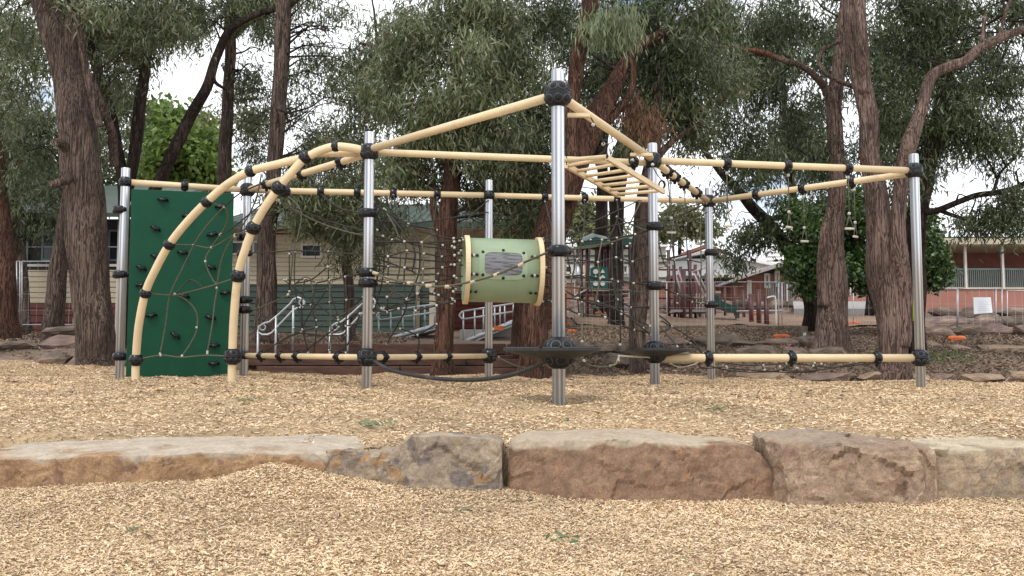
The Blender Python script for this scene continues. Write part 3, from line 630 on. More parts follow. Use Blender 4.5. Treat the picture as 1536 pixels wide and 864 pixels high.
def quadnet(rows, cols, c00, c10, c01, c11, sag, sd, m='rope2'):
    # c00 top left, c10 top right, c01 bottom left, c11 bottom right (u,v,Y); a taut net of crossing ropes
    r = random.Random(sd); A, B, C_, D_ = [W(*q) for q in (c00,c10,c01,c11)]
    def P(s_, t_):
        p = A.lerp(B, s_).lerp(C_.lerp(D_, s_), t_); k = 4*s_*(1-s_); return p+Vector((0, -.25*k*t_, -sag*k))
    J = [[P(i/cols, j/rows)+(Vector((r.gauss(0,.025), r.gauss(0,.05), r.gauss(0,.025))) if 0 < i < cols else Vector((0,0,0))) for i in range(cols+1)] for j in range(rows+1)]
    for j in range(rows+1):
        MB().tube(J[j], .0095, 6).build('rope', M[m], fr)
        for i in range(cols+1): clipL.append((J[j][i], Vector((1,0,.1))))
    for i in range(1, cols): MB().tube([J[j][i] for j in range(rows+1)], .0095, 6).build('rope', M[m if i%3 else 'rope'], fr)
quadnet(5, 5, (556,352,11.0), (690,362,11.1), (556,465,11.0), (682,452,11.1), .06, 1)
quadnet(3, 5, (430,420,12.5), (547,410,11.1), (446,528,12.8), (545,520,11.2), .03, 2)
quadnet(4, 6, (815,362,11.1), (976,345,11.5), (815,452,11.1), (978,500,11.4), .05, 3)
quadnet(2, 4, (990,345,11.6), (1060,318,14.3), (990,430,11.6), (1060,455,14.3), .05, 4)
clipsout(fr)
# thick rope swooping from B to A
rope(fr, [(556,406,10.9),(575,415,10.7),(615,425,10.3),(660,430,9.9),(700,424,9.6),(745,412,9.2),(790,392,8.8),(825,377,8.45)], .0115, 'rope')
for (u,v,Y,du,dvv) in ((580,417,10.7,1,.2),(615,425,10.3,1,.1),(643,429,10.0,1,.05),(672,430,9.8,1,0),(710,423,9.5,1,-.3),(745,412,9.2,1,-.4),(782,397,8.85,1,-.6),(563,410,10.8,1,.3)):
    MB().lathe(W(u,v,Y), [(.012,-.035),(.02,-.03),(.02,.03),(.012,.035)], 8, (du,0,-dvv)).build('rope_sleeve', M['palerope'], fr)
clipsout(fr)
# right net between tunnel, post F, post G and the platforms
Rn = [
 [(815,358,T),(835,350,11),(895,330,12.5),(960,300,14)], [(813,362,T),(885,345,12),(960,330,12.6),(1056,304,14.2)], [(858,372,11.5),(910,365,11.8),(975,345,11.5)],
 [(813,375,T),(880,372,11.6),(917,364,12),(945,352,12)], [(925,300,14),(927,325,13),(912,360,12.3)], [(925,325,13),(934,365,12.4),(932,390,12.3)], [(925,325,12.9),(945,336,12.3),(978,342,11.5)],
 [(962,300,14.2),(945,335,12.6),(937,350,12.4)], [(813,416,T),(850,416,11.3),(885,417,11.6),(918,419,11.7),(960,426,11.5),(976,428,11.4)],
 [(815,430,T),(870,432,11.4),(935,436,11.6),(976,440,11.4)], [(857,415,11.3),(858,443,11.2),(863,447,11.2)], [(813,450,T),(840,447,11.),(866,449,11.2),(895,453,11),(932,468,10.9),(965,493,10.9),(975,502,11.2)],
 [(866,449,11.2),(915,462,11.1),(932,469,11),(975,489,11.2)], [(886,360,11.9),(884,392,11.6),(885,430,11.5),(897,452,11.2)], [(918,365,12.1),(919,419,11.7),(930,448,11.4),(932,468,11)],
 [(945,365,12.2),(946,420,11.7),(955,455,11.4),(965,493,11.)], [(897,453,11),(925,460,11),(920,430,11.3),(918,419,11.6)], [(855,345,12.5),(862,395,11.8),(857,416,11.3)],
 [(932,468,11),(930,520,11)], [(873,450,11.2),(873,517,10)], [(990,480,11.8),(1007,490,12.),(1025,500,12.2),(1040,512,12.1),(1055,530,11.9)], [(985,470,11.6),(1007,490,12.),(985,500,11.4)],
 [(1007,490,12),(1000,495,12),(980,503,11.5)], [(985,485,11.5),(1010,512,11.6),(1016,520,11.6)], [(1036,515,12.2),(1056,531,11.9),(1066,535,14)],
 [(877,300,14),(875,345,12.6),(862,395,12)], [(817,300,14),(830,350,12)], [(985,352,11.5),(1000,400,12.4),(1010,330,13)], 
 [(1001,265,12.1),(1004,290,12.3),(1006,345,12.5),(1012,400,12.7),(1016,455,12.9)], [(985,430,11.5),(1015,440,12.5),(1062,452,14.3)], [(983,322,11.5),(1000,330,12.4),(1060,305,14.3)],
 [(988,342,11.6),(1010,330,12.8),(1050,310,14)], [(850,378,11.5),(857,415,11.3)], [(948,337,12.5),(978,350,11.5)]]
for l in Rn: rope(fr, l, m='rope2' if rnd.random() < .7 else 'rope')
# sagging net under the right hand lower beam
for l in ([(1050,540,12.),(1075,552,12.1),(1120,558,12.1),(1170,556,12.1),(1190,545,12.2),(1192,537,12.2)], [(1065,540,12.3),(1120,548,12.3),(1190,545,12.4),(1250,551,12.4),(1320,543,12.3)],
          [(1145,540,12.2),(1150,556,12.2),(1220,558,12.2),(1222,545,12.4)], [(1170,556,12.1),(1220,556,12.2),(1280,546,12.3),(1315,538,12.1)], [(1090,552,12.),(1150,557,11.9),(1175,553,11.9),(1190,540,12.)],
          [(1048,540,11.8),(1053,552,11.9),(1090,550,11.9)]): rope(fr, l, .008, 'rope2')
for (u,v) in ((1145,548),(1147,555),(1125,557),(1170,556),(1155,558),(1195,552),(1220,549),(1232,546),(1091,553),(1180,545),(1276,543),(1065,545),(1285,543),(1170,550)):
    clipL.append((W(u,v,12.15), Vector((rnd.uniform(-1,1),0,rnd.uniform(-1,1)))))
rope(fr, [(928,534,11.3),(950,535,11.3),(975,536,11.3)], .011, 'palerope'); rope(fr, [(928,537,11.3),(924,545,11.2),(915,549,11.1)], .012, 'palerope'); rope(fr, [(876,541,9),(890,549,9.6),(915,549,10.5),(928,541,11)], .007, 'rope')
rope(fr, [(1005,545,11.5),(1020,551,11.6),(1040,547,11.7),(1050,541,11.8)], .009, 'palerope'); rope(fr, [(748,536,13.8),(765,545,12.8),(790,552,11.6),(815,546,9.5)], .008, 'rope')
clipsout(fr)

# ------------------------------------------------------------------ swinging ladder
ld = thing('hanging_ladder', 'tan ladder hanging level from ropes between the tallest post and the next post', 'ladder', W(918,275,9.9), 
           None)
a0, a1 = W(849,248,9.6), W(928,293,11.0); b0, b1 = W(910,236,9.2), W(996,288,10.4)
for (p, q) in ((a0,a1),(b0,b1)):
    d = q-p; o = MB(); o.box((p+q)/2, (d.length, .035, .055), d.to_track_quat('X','Z').to_matrix()); o.build('side_rail', M['tan'], ld)
for k in range(7):
    t = k/6*.94+.02; MB().tube([a0.lerp(a1,t), b0.lerp(b1,t)], .019, 10).build('rung', M['tan'], ld)
MB().tube([W(850,240,9.4), W(910,235,9.2)], .022, 10).build('end_bar', M['tan'], ld)
for pts in ([(886,176,8.9),(895,192,8.95),(908,222,9.1),(912,235,9.2)], [(978,248,10.5),(986,262,10.4),(996,276,10.4),(993,284,10.4)], [(851,180,8.7),(849,215,9.2),(850,247,9.5)], [(951,236,11.1),(944,250,11.),(928,292,11.)]):
    MB().tube(spline([W(*p) for p in pts],4), .0065, 6).build('rope', M['rope2'], ld)
for (u,v,Y) in ((890,187,8.93),(905,216,9.08),(979,247,10.5),(949,240,11.05),(910,235,9.2)): MB().ball(W(u,v,Y), .02, 8, 6).build('rope_end', M['white' if u != 910 else 'black'], ld)
for (u,v,Y) in ((993,277,10.4),(948,240,11.1)): 
    c = W(u,v,Y); MB().tube([c+Vector((math.cos(a)*.035,0,math.sin(a)*.045)) for a in np.linspace(0,6.28,14)], .011, 6).build('ring', M['black'], ld)
for (u,v,Y) in ((868,173,8.75),(962,232,10.9)):
    MB().box(W(u,v,Y), (.21 if u<900 else .26,.05,.035)).build('spreader_bar', M['tan'], ld)

# ------------------------------------------------------------------ play tunnel
tc_ = W(753,406,11.2); tu = thing('play_tunnel', 'sage green drum tunnel with tan rims and a window, hung in the rope net', 'tunnel', tc_)
ax = Vector((math.cos(.12), math.sin(.12), -.015)).normalized(); Rt = ax.to_track_quat('Z','Y').to_matrix(); hr = .385; hl = .465
mb = MB(); seg = 48; vs = []; fs = []
for (r, z) in ((hr,-hl),(hr,hl),(hr-.015,hl),(hr-.015,-hl)):
    for k in range(seg): a = 2*math.pi*k/seg; vs.append(tc_+Rt@Vector((r*math.cos(a), r*math.sin(a), z)))
for i in range(4):
    for k in range(seg): k2=(k+1)%seg; j=(i+1)%4; fs.append((i*seg+k, i*seg+k2, j*seg+k2, j*seg+k))
mb.add(vs, fs, True); sh = mb.build('shell', M['shell'], tu)
for z0 in (-hl+.03, hl-.03):
    mb = MB(); vs = []; fs = []
    for (r, z) in ((hr+.0,z0-.028),(hr+.03,z0-.028),(hr+.03,z0+.028),(hr+.0,z0+.028)):
        for k in range(seg): a = 2*math.pi*k/seg; vs.append(tc_+Rt@Vector((r*math.cos(a), r*math.sin(a), z)))
    for i in range(4):
        for k in range(seg): k2=(k+1)%seg; j=(i+1)%4; fs.append((i*seg+k, i*seg+k2, j*seg+k2, j*seg+k))
    mb.add(vs, fs, False); mb.build('rim', M['tan'], tu)
# local frame on the drum: angle th measured from the side facing the chips, up
side = ax.cross(Vector((0,0,1))).normalized(); upv = side.cross(ax).normalized()
if side.y > 0: side = -side
if upv.z < 0: upv = -upv
def drum(s, th, r): return tc_+ax*s+(side*math.cos(th)+upv*math.sin(th))*r
def patch(s0, s1, t0, t1, r, rc, n=10):    # rounded rectangle on the drum
    pts = []; hs, ht = (s1-s0)/2, (t1-t0)/2; cs, ct = (s0+s1)/2, (t0+t1)/2; kx = rc/hs; 
    for k in range(40):
        a = 2*math.pi*k/40; c_, s_ = math.cos(a), math.sin(a); e = .38
        pts.append(drum(cs+hs*math.copysign(abs(c_)**e, c_), ct+ht*math.copysign(abs(s_)**e, s_), r))
    return pts
def ringpatch(name, o, i, ro, ri, m):
    mb = MB(); A = patch(*o, ro, .1); B = patch(*i, ri, .1); n = 40; fs = [(k,(k+1)%n,n+(k+1)%n,n+k) for k in range(n)]; mb.add(A+B, fs, True)
    A2 = patch(*o, ro-.012, .1); mb.add(A+A2, [(k,n+k,n+(k+1)%n,(k+1)%n) for k in range(n)], True); return mb.build(name, m, tu)
ringpatch('window_frame', (-.31,.26,-.36,.62), (-.245,.20,-.23,.48), hr+.012, hr+.008, M['shell'])
# window pane, curved like the drum, as a small grid
mb = MB(); vs = []; fs = []; nn_ = 12
for i in range(nn_+1):
    for j in range(nn_+1): vs.append(drum(-.25+.455*i/nn_, -.24+.73*j/nn_, hr+.004))
for i in range(nn_):
    for j in range(nn_):
        if (i in (0,nn_-1)) and (j in (0,nn_-1)): continue
        a = i*(nn_+1)+j; fs.append((a,a+nn_+1,a+nn_+2,a+1))
mb.add(vs, fs, True); mb.build('window_pane', M['clearglass'], tu)
bolts = [(-.025,.56),(-.025,-.31),(-.265,.48),(.215,.48),(-.265,-.23),(.215,-.23)]+[(s,t) for s in (-.40,-.335,.315,.375) for t in (.36,-.22,-.80)]
for (s,t) in bolts:
    p = drum(s,t,hr+.006); d = (p-tc_-ax*s).normalized(); MB().lathe(p, [(.019,0),(.019,.008),(.012,.014)], 10, d).build('bolt', M['black'], tu)
for (s,t) in [(-.3675,.36),(.345,.36),(.345,-.22),(-.3675,-.22)]:
    p = drum(s,t,hr+.004); MB().lathe(p, [(.02,0),(.02,.004)], 8, (p-tc_-ax*s)).build('sticker', M['white'], tu)
for e, sg in ((-hl-.03,-1),(hl+.03,1)):
    for t in (.95,.65,.36,.05,-.3,-.62,-.85,1.3,2.2,-1.3,-2.0,2.9):
        p = drum(e, t, hr-.01); q = p+ax*sg*.1; MB().tube([p, q], .009, 6).build('tether', M['rope2'], tu); MB().ball(q, .017, 8, 6).build('tether_end', M['white'], tu)

# ------------------------------------------------------------------ trapeze handles
def trapeze(c, ln, label, tw=.0, wd=.052):
    t = thing('trapeze_handle', label, 'trapeze handle', c, 'trapeze handles hanging from the right hand beams')
    p = Vector(c)
    def q(x, z): return p+Vector((x*math.cos(tw), x*math.sin(tw), z))
    MB().tube([q(0,0), q(0,-ln)], .007, 6).build('rope', M['rope'], t)
    for s in (-1,1): MB().tube([q(0,-ln), q(s*wd*.95,-ln-.17)], .0065, 6).build('loop_rope', M['rope'], t)
    MB().tube([q(-wd*1.15,-ln-.175), q(wd*1.15,-ln-.175)], .016, 8).build('grip_bar', M['white'], t)
    for z in (-.05, -ln+.02): MB().lathe(q(0,z), [(.01,-.02),(.02,-.016),(.02,.016),(.01,.02)], 8).build('rope_clip', M['white'], t)
gh = (PT['G'], PT['H']-Vector((0,0,.03)))
def tz(seg, u, vbar, label, tw=.2):
    c = on(*seg, u)-Vector((0,0,.07)); ln = c.z-W(u, vbar, c.y).z-.175; trapeze(c, ln, label, tw)
tz((PT['F'],PT['H']), 1182, 341, 'trapeze handle farthest left, hanging beside the dark bush', .7); tz(gh, 1205, 362, 'lowest trapeze handle hanging over the dark leafy bush', .3)
tz((PT['F'],PT['H']), 1272, 343, 'trapeze handle hanging in front of the trunk, upper of the close pair', .1); tz(gh, 1281, 355, 'tilted trapeze handle, lower of the close pair', .8)
tz((PT['F'],PT['G']), 1006, 349, 'trapeze handle hanging close to the second tallest post', .2); tz((PT['F'],PT['G']), 1027, 358, 'trapeze handle hanging midway along the short beam between two posts', .5)
tz((PT['F'],PT['G']), 1045, 366, 'trapeze handle hanging just left of the rear right post', .9); tz((PT['F'],PT['H']), 1090, 339, 'trapeze handle hanging just right of the rear right post', .2)
exec_marker = 1
# ------------------------------------------------------------------ trees
def leaf_arrays(C, D, Ln, Wd):
    n = len(C); r = nr.normal(0, 1, (n,3)); s = np.cross(D, r); s /= np.linalg.norm(s, axis=1, keepdims=True)+1e-6
    l = Ln[:,None]; w = (Wd/2)[:,None]; cv = np.cross(D, s)*l*nr.normal(0, .12, n)[:,None]
    V = np.stack([C, C+D*l*.32+s*w+cv*.7, C+D*l*.32-s*w+cv*.7, C+D*l*.7+s*w*.75+cv, C+D*l*.7-s*w*.75+cv, C+D*l], 1).reshape(-1,3)
    b = (np.arange(n)*6)[:,None]; q = (b+np.array([0,2,1, 1,2,4,3, 3,4,5])[None,:]).reshape(-1)
    sz = np.tile([3,4,3], n); return V, q, sz
def foliage(blobs, leafL, leafW, m, parent, name='crown', droop=.8, twig_r=.32, per=22, mult=1.65):
    """blobs: centre, radii (3), number of twigs. Each twig carries a spray of leaves."""
    Cs = []; Ds = []
    for c, rad, nt_ in blobs:
        nt_ = max(4, int(nt_*mult))
        d = nr.normal(0, 1, (nt_,3)); d /= np.linalg.norm(d, axis=1, keepdims=True); rr = nr.uniform(0, 1, nt_)**.45
        # clumps inside the blob
        k = max(4, nt_//10); cc = nr.normal(0, 1, (k,3)); cc /= np.linalg.norm(cc, axis=1, keepdims=True); cc *= (nr.uniform(0,1,k)**.5)[:,None]*.9
        idx = nr.integers(0, k, nt_); p = cc[idx]+d*rr[:,None]*.28
        P = np.array(c)+p*np.array(rad)
        n = nt_*per; base = np.repeat(P, per, 0)+nr.normal(0, 1, (n,3))*np.array([twig_r,twig_r,twig_r*.8])*.55
        td = np.repeat(nr.normal(0, .35, (nt_,3)), per, 0)
        D = nr.normal(0, .42, (n,3))+td+np.array([0,0,-droop]); D /= np.linalg.norm(D, axis=1, keepdims=True)
        Cs.append(base); Ds.append(D)
    C = np.concatenate(Cs); D = np.concatenate(Ds); n = len(C)
    V, q, sz = leaf_arrays(C, D, leafL*nr.uniform(.6,1.25,n), leafW*nr.uniform(.7,1.2,n))
    return np_mesh(name, V, sz, q, m, parent)
NL = [0]
def tree(name, label, cat, base, stems, blobs, bark, leaf, leafL=.15, leafW=.024, droop=.8, per=22, tw=.32, twigs=True, group=None, dens=1.0, crowns=()):
    """stems: lists of (u,v,Y,width_px) ; blobs: (u,v,Y,ru,rv,twigs)"""
    bp = W(*base); bp.z = float(z_far(np.array(bp.x), np.array(bp.y))) if bp.y > 15.6 else float(z_play(np.array(bp.x), np.array(bp.y)))
    t = thing(name, label, cat, bp, group); tips = []
    for i, st in enumerate(stems):
        pts = [W(u,v,Y) for u,v,Y,w in st]; rs = [PX(w, Y)/2 for u,v,Y,w in st]
        P = spline(pts, 7); ts = np.linspace(0, len(pts)-1, len(P)); R_ = np.interp(ts, np.arange(len(pts)), rs)
        if i == 0:                                      # root flare and buried foot
            fl = np.array([1+.35*math.exp(-max(0, (p.z-bp.z))/.22) for p in P]); R_ = R_*fl
            P = [P[0]-Vector((0,0,.4))]+P; R_ = np.concatenate([[R_[0]*1.15], R_])
        big = max(rs) > .1
        if big: P = [p+noise.noise_vector(p*1.3+Vector((i*7,0,0)))*min(.05, max(rs)*.25)*(1 if k > 1 else 0) for k, p in enumerate(P)]
        MB().tube(P, R_, 20 if big else 8, jit=.22 if big else .12, seed=i*3+NL[0]).build('trunk' if i == 0 else 'limb', bark, t)
        tips.append(P)
    NL[0] += 1
    bl = []; tm = MB(); r = random.Random(NL[0])
    allp = [p for P in tips for p in P[len(P)//3:]]
    for (u,v,Y,ru,rv,nt_) in blobs:
        c = W(u,v,Y); rx, rz = PX(ru,Y), PX(rv,Y); bl.append((c, (rx, min(1.6, (rx+rz)*.6), rz), max(4, int(nt_*dens))))
        if twigs and allp:
            for k in range(3):
                e = c+Vector((r.gauss(0,rx*.55), r.gauss(0,.5), r.gauss(0,rz*.5))); q = min(allp, key=lambda p: (p-e).length+abs(r.gauss(0,.4)))
                if (q-e).length > 5: continue
                md = q.lerp(e,.5)+Vector((r.gauss(0,.15), r.gauss(0,.15), .15+r.uniform(0,.25))); rr = r.uniform(.012,.03)
                sp = spline([q, q.lerp(md,.6)+noise.noise_vector(q*3)*.12, md, e], 4); tm.tube(sp, list(np.linspace(rr, .005, len(sp))), 5, cap=False)
                for h in range(3):
                    a_ = sp[r.randrange(len(sp)//2, len(sp))]; b_ = a_+Vector((r.gauss(0,.4), r.gauss(0,.3), r.uniform(-.5,.25))); tm.tube([a_, a_.lerp(b_,.5)+Vector((0,0,.05)), b_], [.007,.005,.003], 4, cap=False)
    if tm.v: tm.build('twigs', M['darkbark'], t, kind='stuff')
    if bl: foliage(bl, leafL, leafW, leaf, t, droop=droop, per=per, twig_r=tw)
    for (bb, lf, L_, W_, dr) in crowns:
        foliage([(W(u,v,Y), (PX(ru,Y), PX(ru,Y)*.7, PX(rv,Y)), nt_) for u,v,Y,ru,rv,nt_ in bb], L_, W_, lf, t, name='hanging_foliage', droop=dr, per=per)
    return t
gum = 'tall gum trees around the play area'
tree('gum_tree', 'massive gum tree with thick furrowed brown trunk at the left, behind the leftmost steel post', 'tree', (130,552,15.6),
     [[(146,556,15.6,58),(142,510,15.6,53),(137,430,15.6,54),(130,340,15.6,57),(121,250,15.6,55),(112,160,15.6,52),(98,85,15.6,50),(74,20,15.6,46),(50,-40,15.6,36),(15,-130,15.6,26)],
      [(112,120,15.6,34),(110,50,15.5,28),(118,-20,15.4,22),(118,-110,15.2,18)], [(112,240,15.6,12),(92,216,15.2,14),(82,214,15.0,12)], [(112,260,15.5,14),(95,272,15.1,14),(75,276,14.9,11)],
      [(150,190,15.2,12),(132,120,15.1,12),(120,50,15.,11),(110,10,14.9,10),(100,-30,14.9,8)],[(171,250,16.2,14),(168,200,16,14),(152,160,15.7,13),(135,110,15.5,10)]],
     [(40,20,17,100,60,80),(160,20,17,100,50,80),(8,120,16.4,50,90,70),(190,60,16.8,60,70,70),(165,120,16.2,22,50,22),(140,10,14.6,50,16,14),(230,40,16.4,50,50,46),(30,-80,15,160,70,60),(170,-80,15,140,70,60)], M['greybark'], M['leaf'], group=gum)
tree('gum_tree', 'forked dark gum tree with three slender leaning stems behind the green climbing panel', 'tree', (193,540,17),
     [[(193,520,17,20),(190,440,17,18),(187,330,17,17),(183,265,17,17),(170,190,17,15),(150,120,17,13),(135,60,17,12),(125,-40,17,9)],
      [(188,300,17,17),(198,255,17,17),(206,190,17,19),(217,110,17,17),(222,40,17,15),(228,-60,17,10)],
      [(190,320,17,15),(228,290,17.1,16),(262,225,17.2,17),(285,175,17.3,15),(310,130,17.4,15),(325,85,17.5,14),(345,45,17.5,13),(385,22,17.5,10),(430,10,17.5,8),(455,-10,17.5,6)],
      [(322,105,17.4,6),(322,122,17.4,6),(338,134,17.6,4)]],
     [(195,130,18,40,40,26),(255,15,18,80,45,80),(330,15,18,70,30,40),(300,60,17.5,20,20,7),(215,20,18,70,45,50),(290,-70,17,150,60,60),(165,220,18.6,30,40,16)], M['darkbark'], M['leaf'], group=gum)
tree('gum_tree', 'slim straight pinkish brown gum trunk rising just behind the green climbing panel', 'tree', (336,520,19),
     [[(334,515,19,26),(335,400,19,24),(337,275,19,20),(341,190,19,18),(345,100,19,17),(346,40,19,17),(348,-60,19,12)],[(346,60,19,9),(368,38,18.8,9),(400,20,18.8,8),(440,5,18.7,6)]],
     [(395,110,19.4,34,60,30),(385,230,19.4,36,50,30),(380,10,19,50,24,26),(400,170,19.4,30,50,18),(380,-60,18,80,50,40),(350,130,20,25,50,12),(400,40,20,50,30,24)], M['greybark'], M['leaf'], group=gum)
tree('gum_tree', 'straight dark grey brown gum trunk between the curved beams and the second post', 'tree', (400,520,17.5),
     [[(398,517,17.5,34),(399,450,17.5,30),(403,350,17.5,25),(412,240,17.5,22),(420,130,17.5,22),(424,50,17.5,24),(428,-60,17.5,18)]],
     [(430,5,18.4,50,20,24),(475,200,18.2,45,50,46),(520,230,17.4,60,55,80),(445,250,18.2,40,40,34),(540,290,16.8,60,40,60),(490,300,16.6,70,45,70),(525,160,17.6,45,55,36),(545,60,17.6,50,50,18),(455,130,18.2,25,60,16),(490,95,18.2,40,35,26),(540,110,17.8,50,50,40),(500,30,18.2,40,30,16),(430,300,17.6,40,30,24),(520,350,16.8,50,35,30),(450,315,16.6,50,28,30),(560,150,17,50,50,50),(490,-70,17,150,60,60)], M['greybark'], M['leaf'], group=gum)
tree('gum_tree', 'thin gum sapling with hanging leaves in front of the cream and green weatherboards', 'tree', (523,512,19),
     [[(523,508,19,18),(524,440,19,14),(520,390,19,14),(528,330,19,12),(545,260,19,10),(560,200,19,7)]],
     [(535,360,18.6,50,50,34),(560,320,18.6,50,40,40),(500,350,18.6,40,40,14)], M['greybark'], M['leaf'], group=gum)
tree('gum_tree', 'red barked gum tree standing between the second post and the drum tunnel', 'tree', (664,566,15.0),
     [[(664,566,15,31),(666,500,15,28),(669,420,15,30),(672,340,15,30),(676,260,15,25),(682,170,15,24),(690,80,15,22),(694,0,15,20),(700,-90,15,15)],
      [(662,360,15,12),(650,310,15,12),(655,280,15,10)],[(684,100,15,8),(640,70,15.4,8),(590,75,15.8,6),(540,65,16,4)],[(676,240,15,9),(700,200,14.7,8),(715,160,14.5,5)]],
     [(620,70,15.2,70,70,100),(640,190,15,75,60,120),(710,120,14.4,70,80,130),(740,220,14.8,70,60,110),(620,260,15.4,60,45,70),(765,290,15.4,60,50,70),(790,340,15.6,50,25,30),(710,20,14.6,90,50,110),(600,130,15.8,60,50,50),(710,285,15.6,55,32,34),(760,100,15,60,70,80),(690,-80,15,150,60,60)], M['redbark'], M['leaf'], group=gum)
tree('gum_tree', 'big dark red gum with a broad leaning trunk directly behind the tallest steel post', 'tree', (797,568,14.8),
     [[(797,568,14.8,42),(800,500,14.8,40),(812,420,14.8,44),(832,330,14.9,48),(856,260,15,50),(880,200,15.1,46),(908,150,15.2,32),(935,105,15.3,22),(960,70,15.3,17),(1010,45,15.4,15),(1060,12,15.5,14),(1090,-30,15.5,12)],
      [(848,300,14.7,34),(856,200,14.5,24),(862,120,14.4,23),(872,60,14.3,24),(884,0,14.2,26),(890,-70,14.2,20)],[(905,190,15.1,14),(945,140,15.2,12),(950,90,15.2,10)],[(778,540,15.6,24),(782,450,15.6,22),(790,380,15.6,20)]],
     [(810,40,16,60,60,80),(950,50,16.8,80,50,110),(920,130,17,80,50,80),(1010,110,16.4,70,55,100),(805,150,16.4,50,60,50),(800,240,16.4,40,50,30),(800,300,16,50,50,40),(960,5,15.8,90,30,50),(900,-80,15,170,60,70),(1040,30,15,60,40,50)], M['redbark'], M['leafdark'], group=gum,
     crowns=[([(910,30,13.9,30,28,22),(935,45,13.9,20,30,14)], M['leafpale'], .17, .022, 2.2), ([(955,185,15.4,24,26,22),(945,160,15.4,18,10,6)], M['leafrust'], .16, .02, 2.2)])
tree('gum_tree', 'slim grey brown gum trunk beside the second tallest post', 'tree', (957,558,16.2),
     [[(957,558,16.2,23),(957,500,16.2,24),(958,420,16.2,26),(963,340,16.2,24),(972,270,16.2,22),(983,200,16.2,18),(990,130,16.2,14),(996,40,16.2,10)],[(975,250,16.2,10),(1010,210,16.3,9),(1040,190,16.4,7)]],
     [(1010,160,16.5,50,50,60),(1050,210,17,50,40,40),(1080,120,17.4,50,60,50),(1030,90,16.5,60,50,60)], M['greybark'], M['leaf'], group=gum)
tree('gum_tree', 'crooked dark gum trunk behind the far green roofed play tower', 'tree', (922,480,27),
     [[(925,486,27,20),(924,420,27,20),(926,350,27,18),(924,290,27,26),(930,240,27,30),(945,200,27,26),(960,150,27,20)],[(922,300,27,18),(905,260,27,14),(890,220,27,10)]],
     [(940,210,26,60,40,26),(980,150,26,80,60,60),(880,200,26,60,60,50)], M['darkbark'], M['leaf'], leafL=.24, leafW=.04, group=gum)
tree('gum_tree', 'smooth brown gum with a forked top left of the thickest right hand trunk', 'tree', (1247,528,18.0),
     [[(1247,528,18,50),(1248,470,18,44),(1249,400,18,36),(1252,330,18,28),(1255,260,18,22),(1256,200,18,24),(1252,150,18,24),(1262,60,18,18),(1270,-40,18,13)],
      [(1251,170,18,15),(1236,130,17.9,13),(1205,100,17.8,9),(1180,92,17.8,9),(1140,78,17.8,8),(1100,72,17.8,6),(1068,68,17.8,4)],
      [(1280,130,17.6,8),(1245,115,17.5,7),(1228,95,17.5,6),(1235,75,17.6,6),(1262,62,17.6,6)],[(1235,460,17.9,18),(1234,400,17.9,18),(1237,350,17.9,16),(1246,310,17.9,12)]],
     [(1100,30,19,80,50,90),(1180,30,19,70,50,90),(1130,140,18.8,80,45,90),(1200,180,19,50,60,60),(1090,190,18,70,45,44),(1150,230,18,60,40,32),(1230,250,18.4,40,50,40),(1200,-70,17.5,150,60,60)], M['pinkbark'], M['leafdark'], dens=1.05, group=gum)
tree('gum_tree', 'thickest right hand gum trunk with an orange scarred side', 'tree', (1342,562,15.4),
     [[(1342,562,15.4,46),(1339,500,15.4,44),(1329,440,15.4,44),(1319,360,15.4,40),(1310,270,15.4,31),(1302,190,15.4,29),(1290,100,15.4,29),(1278,20,15.4,26),(1268,-60,15.4,20)],
      [(1352,520,15.3,28),(1354,450,15.3,28),(1350,390,15.2,24),(1347,330,15.1,20),(1353,260,15.1,21),(1364,215,15,26),(1382,160,15,17),(1396,115,15,16),(1425,100,15,15),(1450,92,15,14),(1470,72,15,13),(1505,55,15,13),(1545,38,15,11),(1600,10,15,8)],
      [(1298,140,15.3,18),(1292,60,15.2,19),(1290,0,15.2,18),(1292,-60,15.2,13)],[(1474,74,15,9),(1475,45,15,7),(1478,22,15,5)],[(1500,55,15,6),(1508,20,15,5),(1520,-10,15,4)]],
     [(1350,40,17,70,60,110),(1345,150,17.2,50,70,80),(1430,30,17,70,45,60),(1440,160,17,45,45,50),(1500,20,16.6,60,35,40),(1335,260,17.2,45,50,30),(1520,110,17,50,40,20),(1400,90,17,50,60,50),(1460,110,17.2,40,40,24),(1400,-80,15.5,170,60,60)], M['pinkbark'], M['leafdark'], dens=1.05, group=gum)
tree('gum_tree', 'shaded gum trunk partly behind the rightmost post, with a long limb reaching right', 'tree', (1378,530,17.5),
     [[(1374,510,17.5,26),(1374,440,17.5,26),(1373,360,17.5,30),(1380,300,17.5,28),(1396,230,17.5,28),(1410,170,17.5,24),(1424,100,17.5,18)],
      [(1384,318,17.4,12),(1405,316,17.3,10),(1435,304,17.2,9),(1465,293,17.2,9),(1500,288,17.2,9),(1545,276,17.2,7)],[(1408,315,17.3,7),(1435,325,17.2,6),(1470,335,17.2,5)],[(1490,290,17.2,6),(1500,260,17.2,4),(1520,240,17.2,3)]],
     [(1430,200,17.2,50,60,75),(1490,190,17.2,55,60,50),(1490,330,17,50,28,46),(1525,310,17,30,40,40),(1450,330,17,24,14,9),(1530,230,17,30,60,24),(1480,110,17.2,50,40,36)], M['darkbark'], M['leafdark'], group=gum)
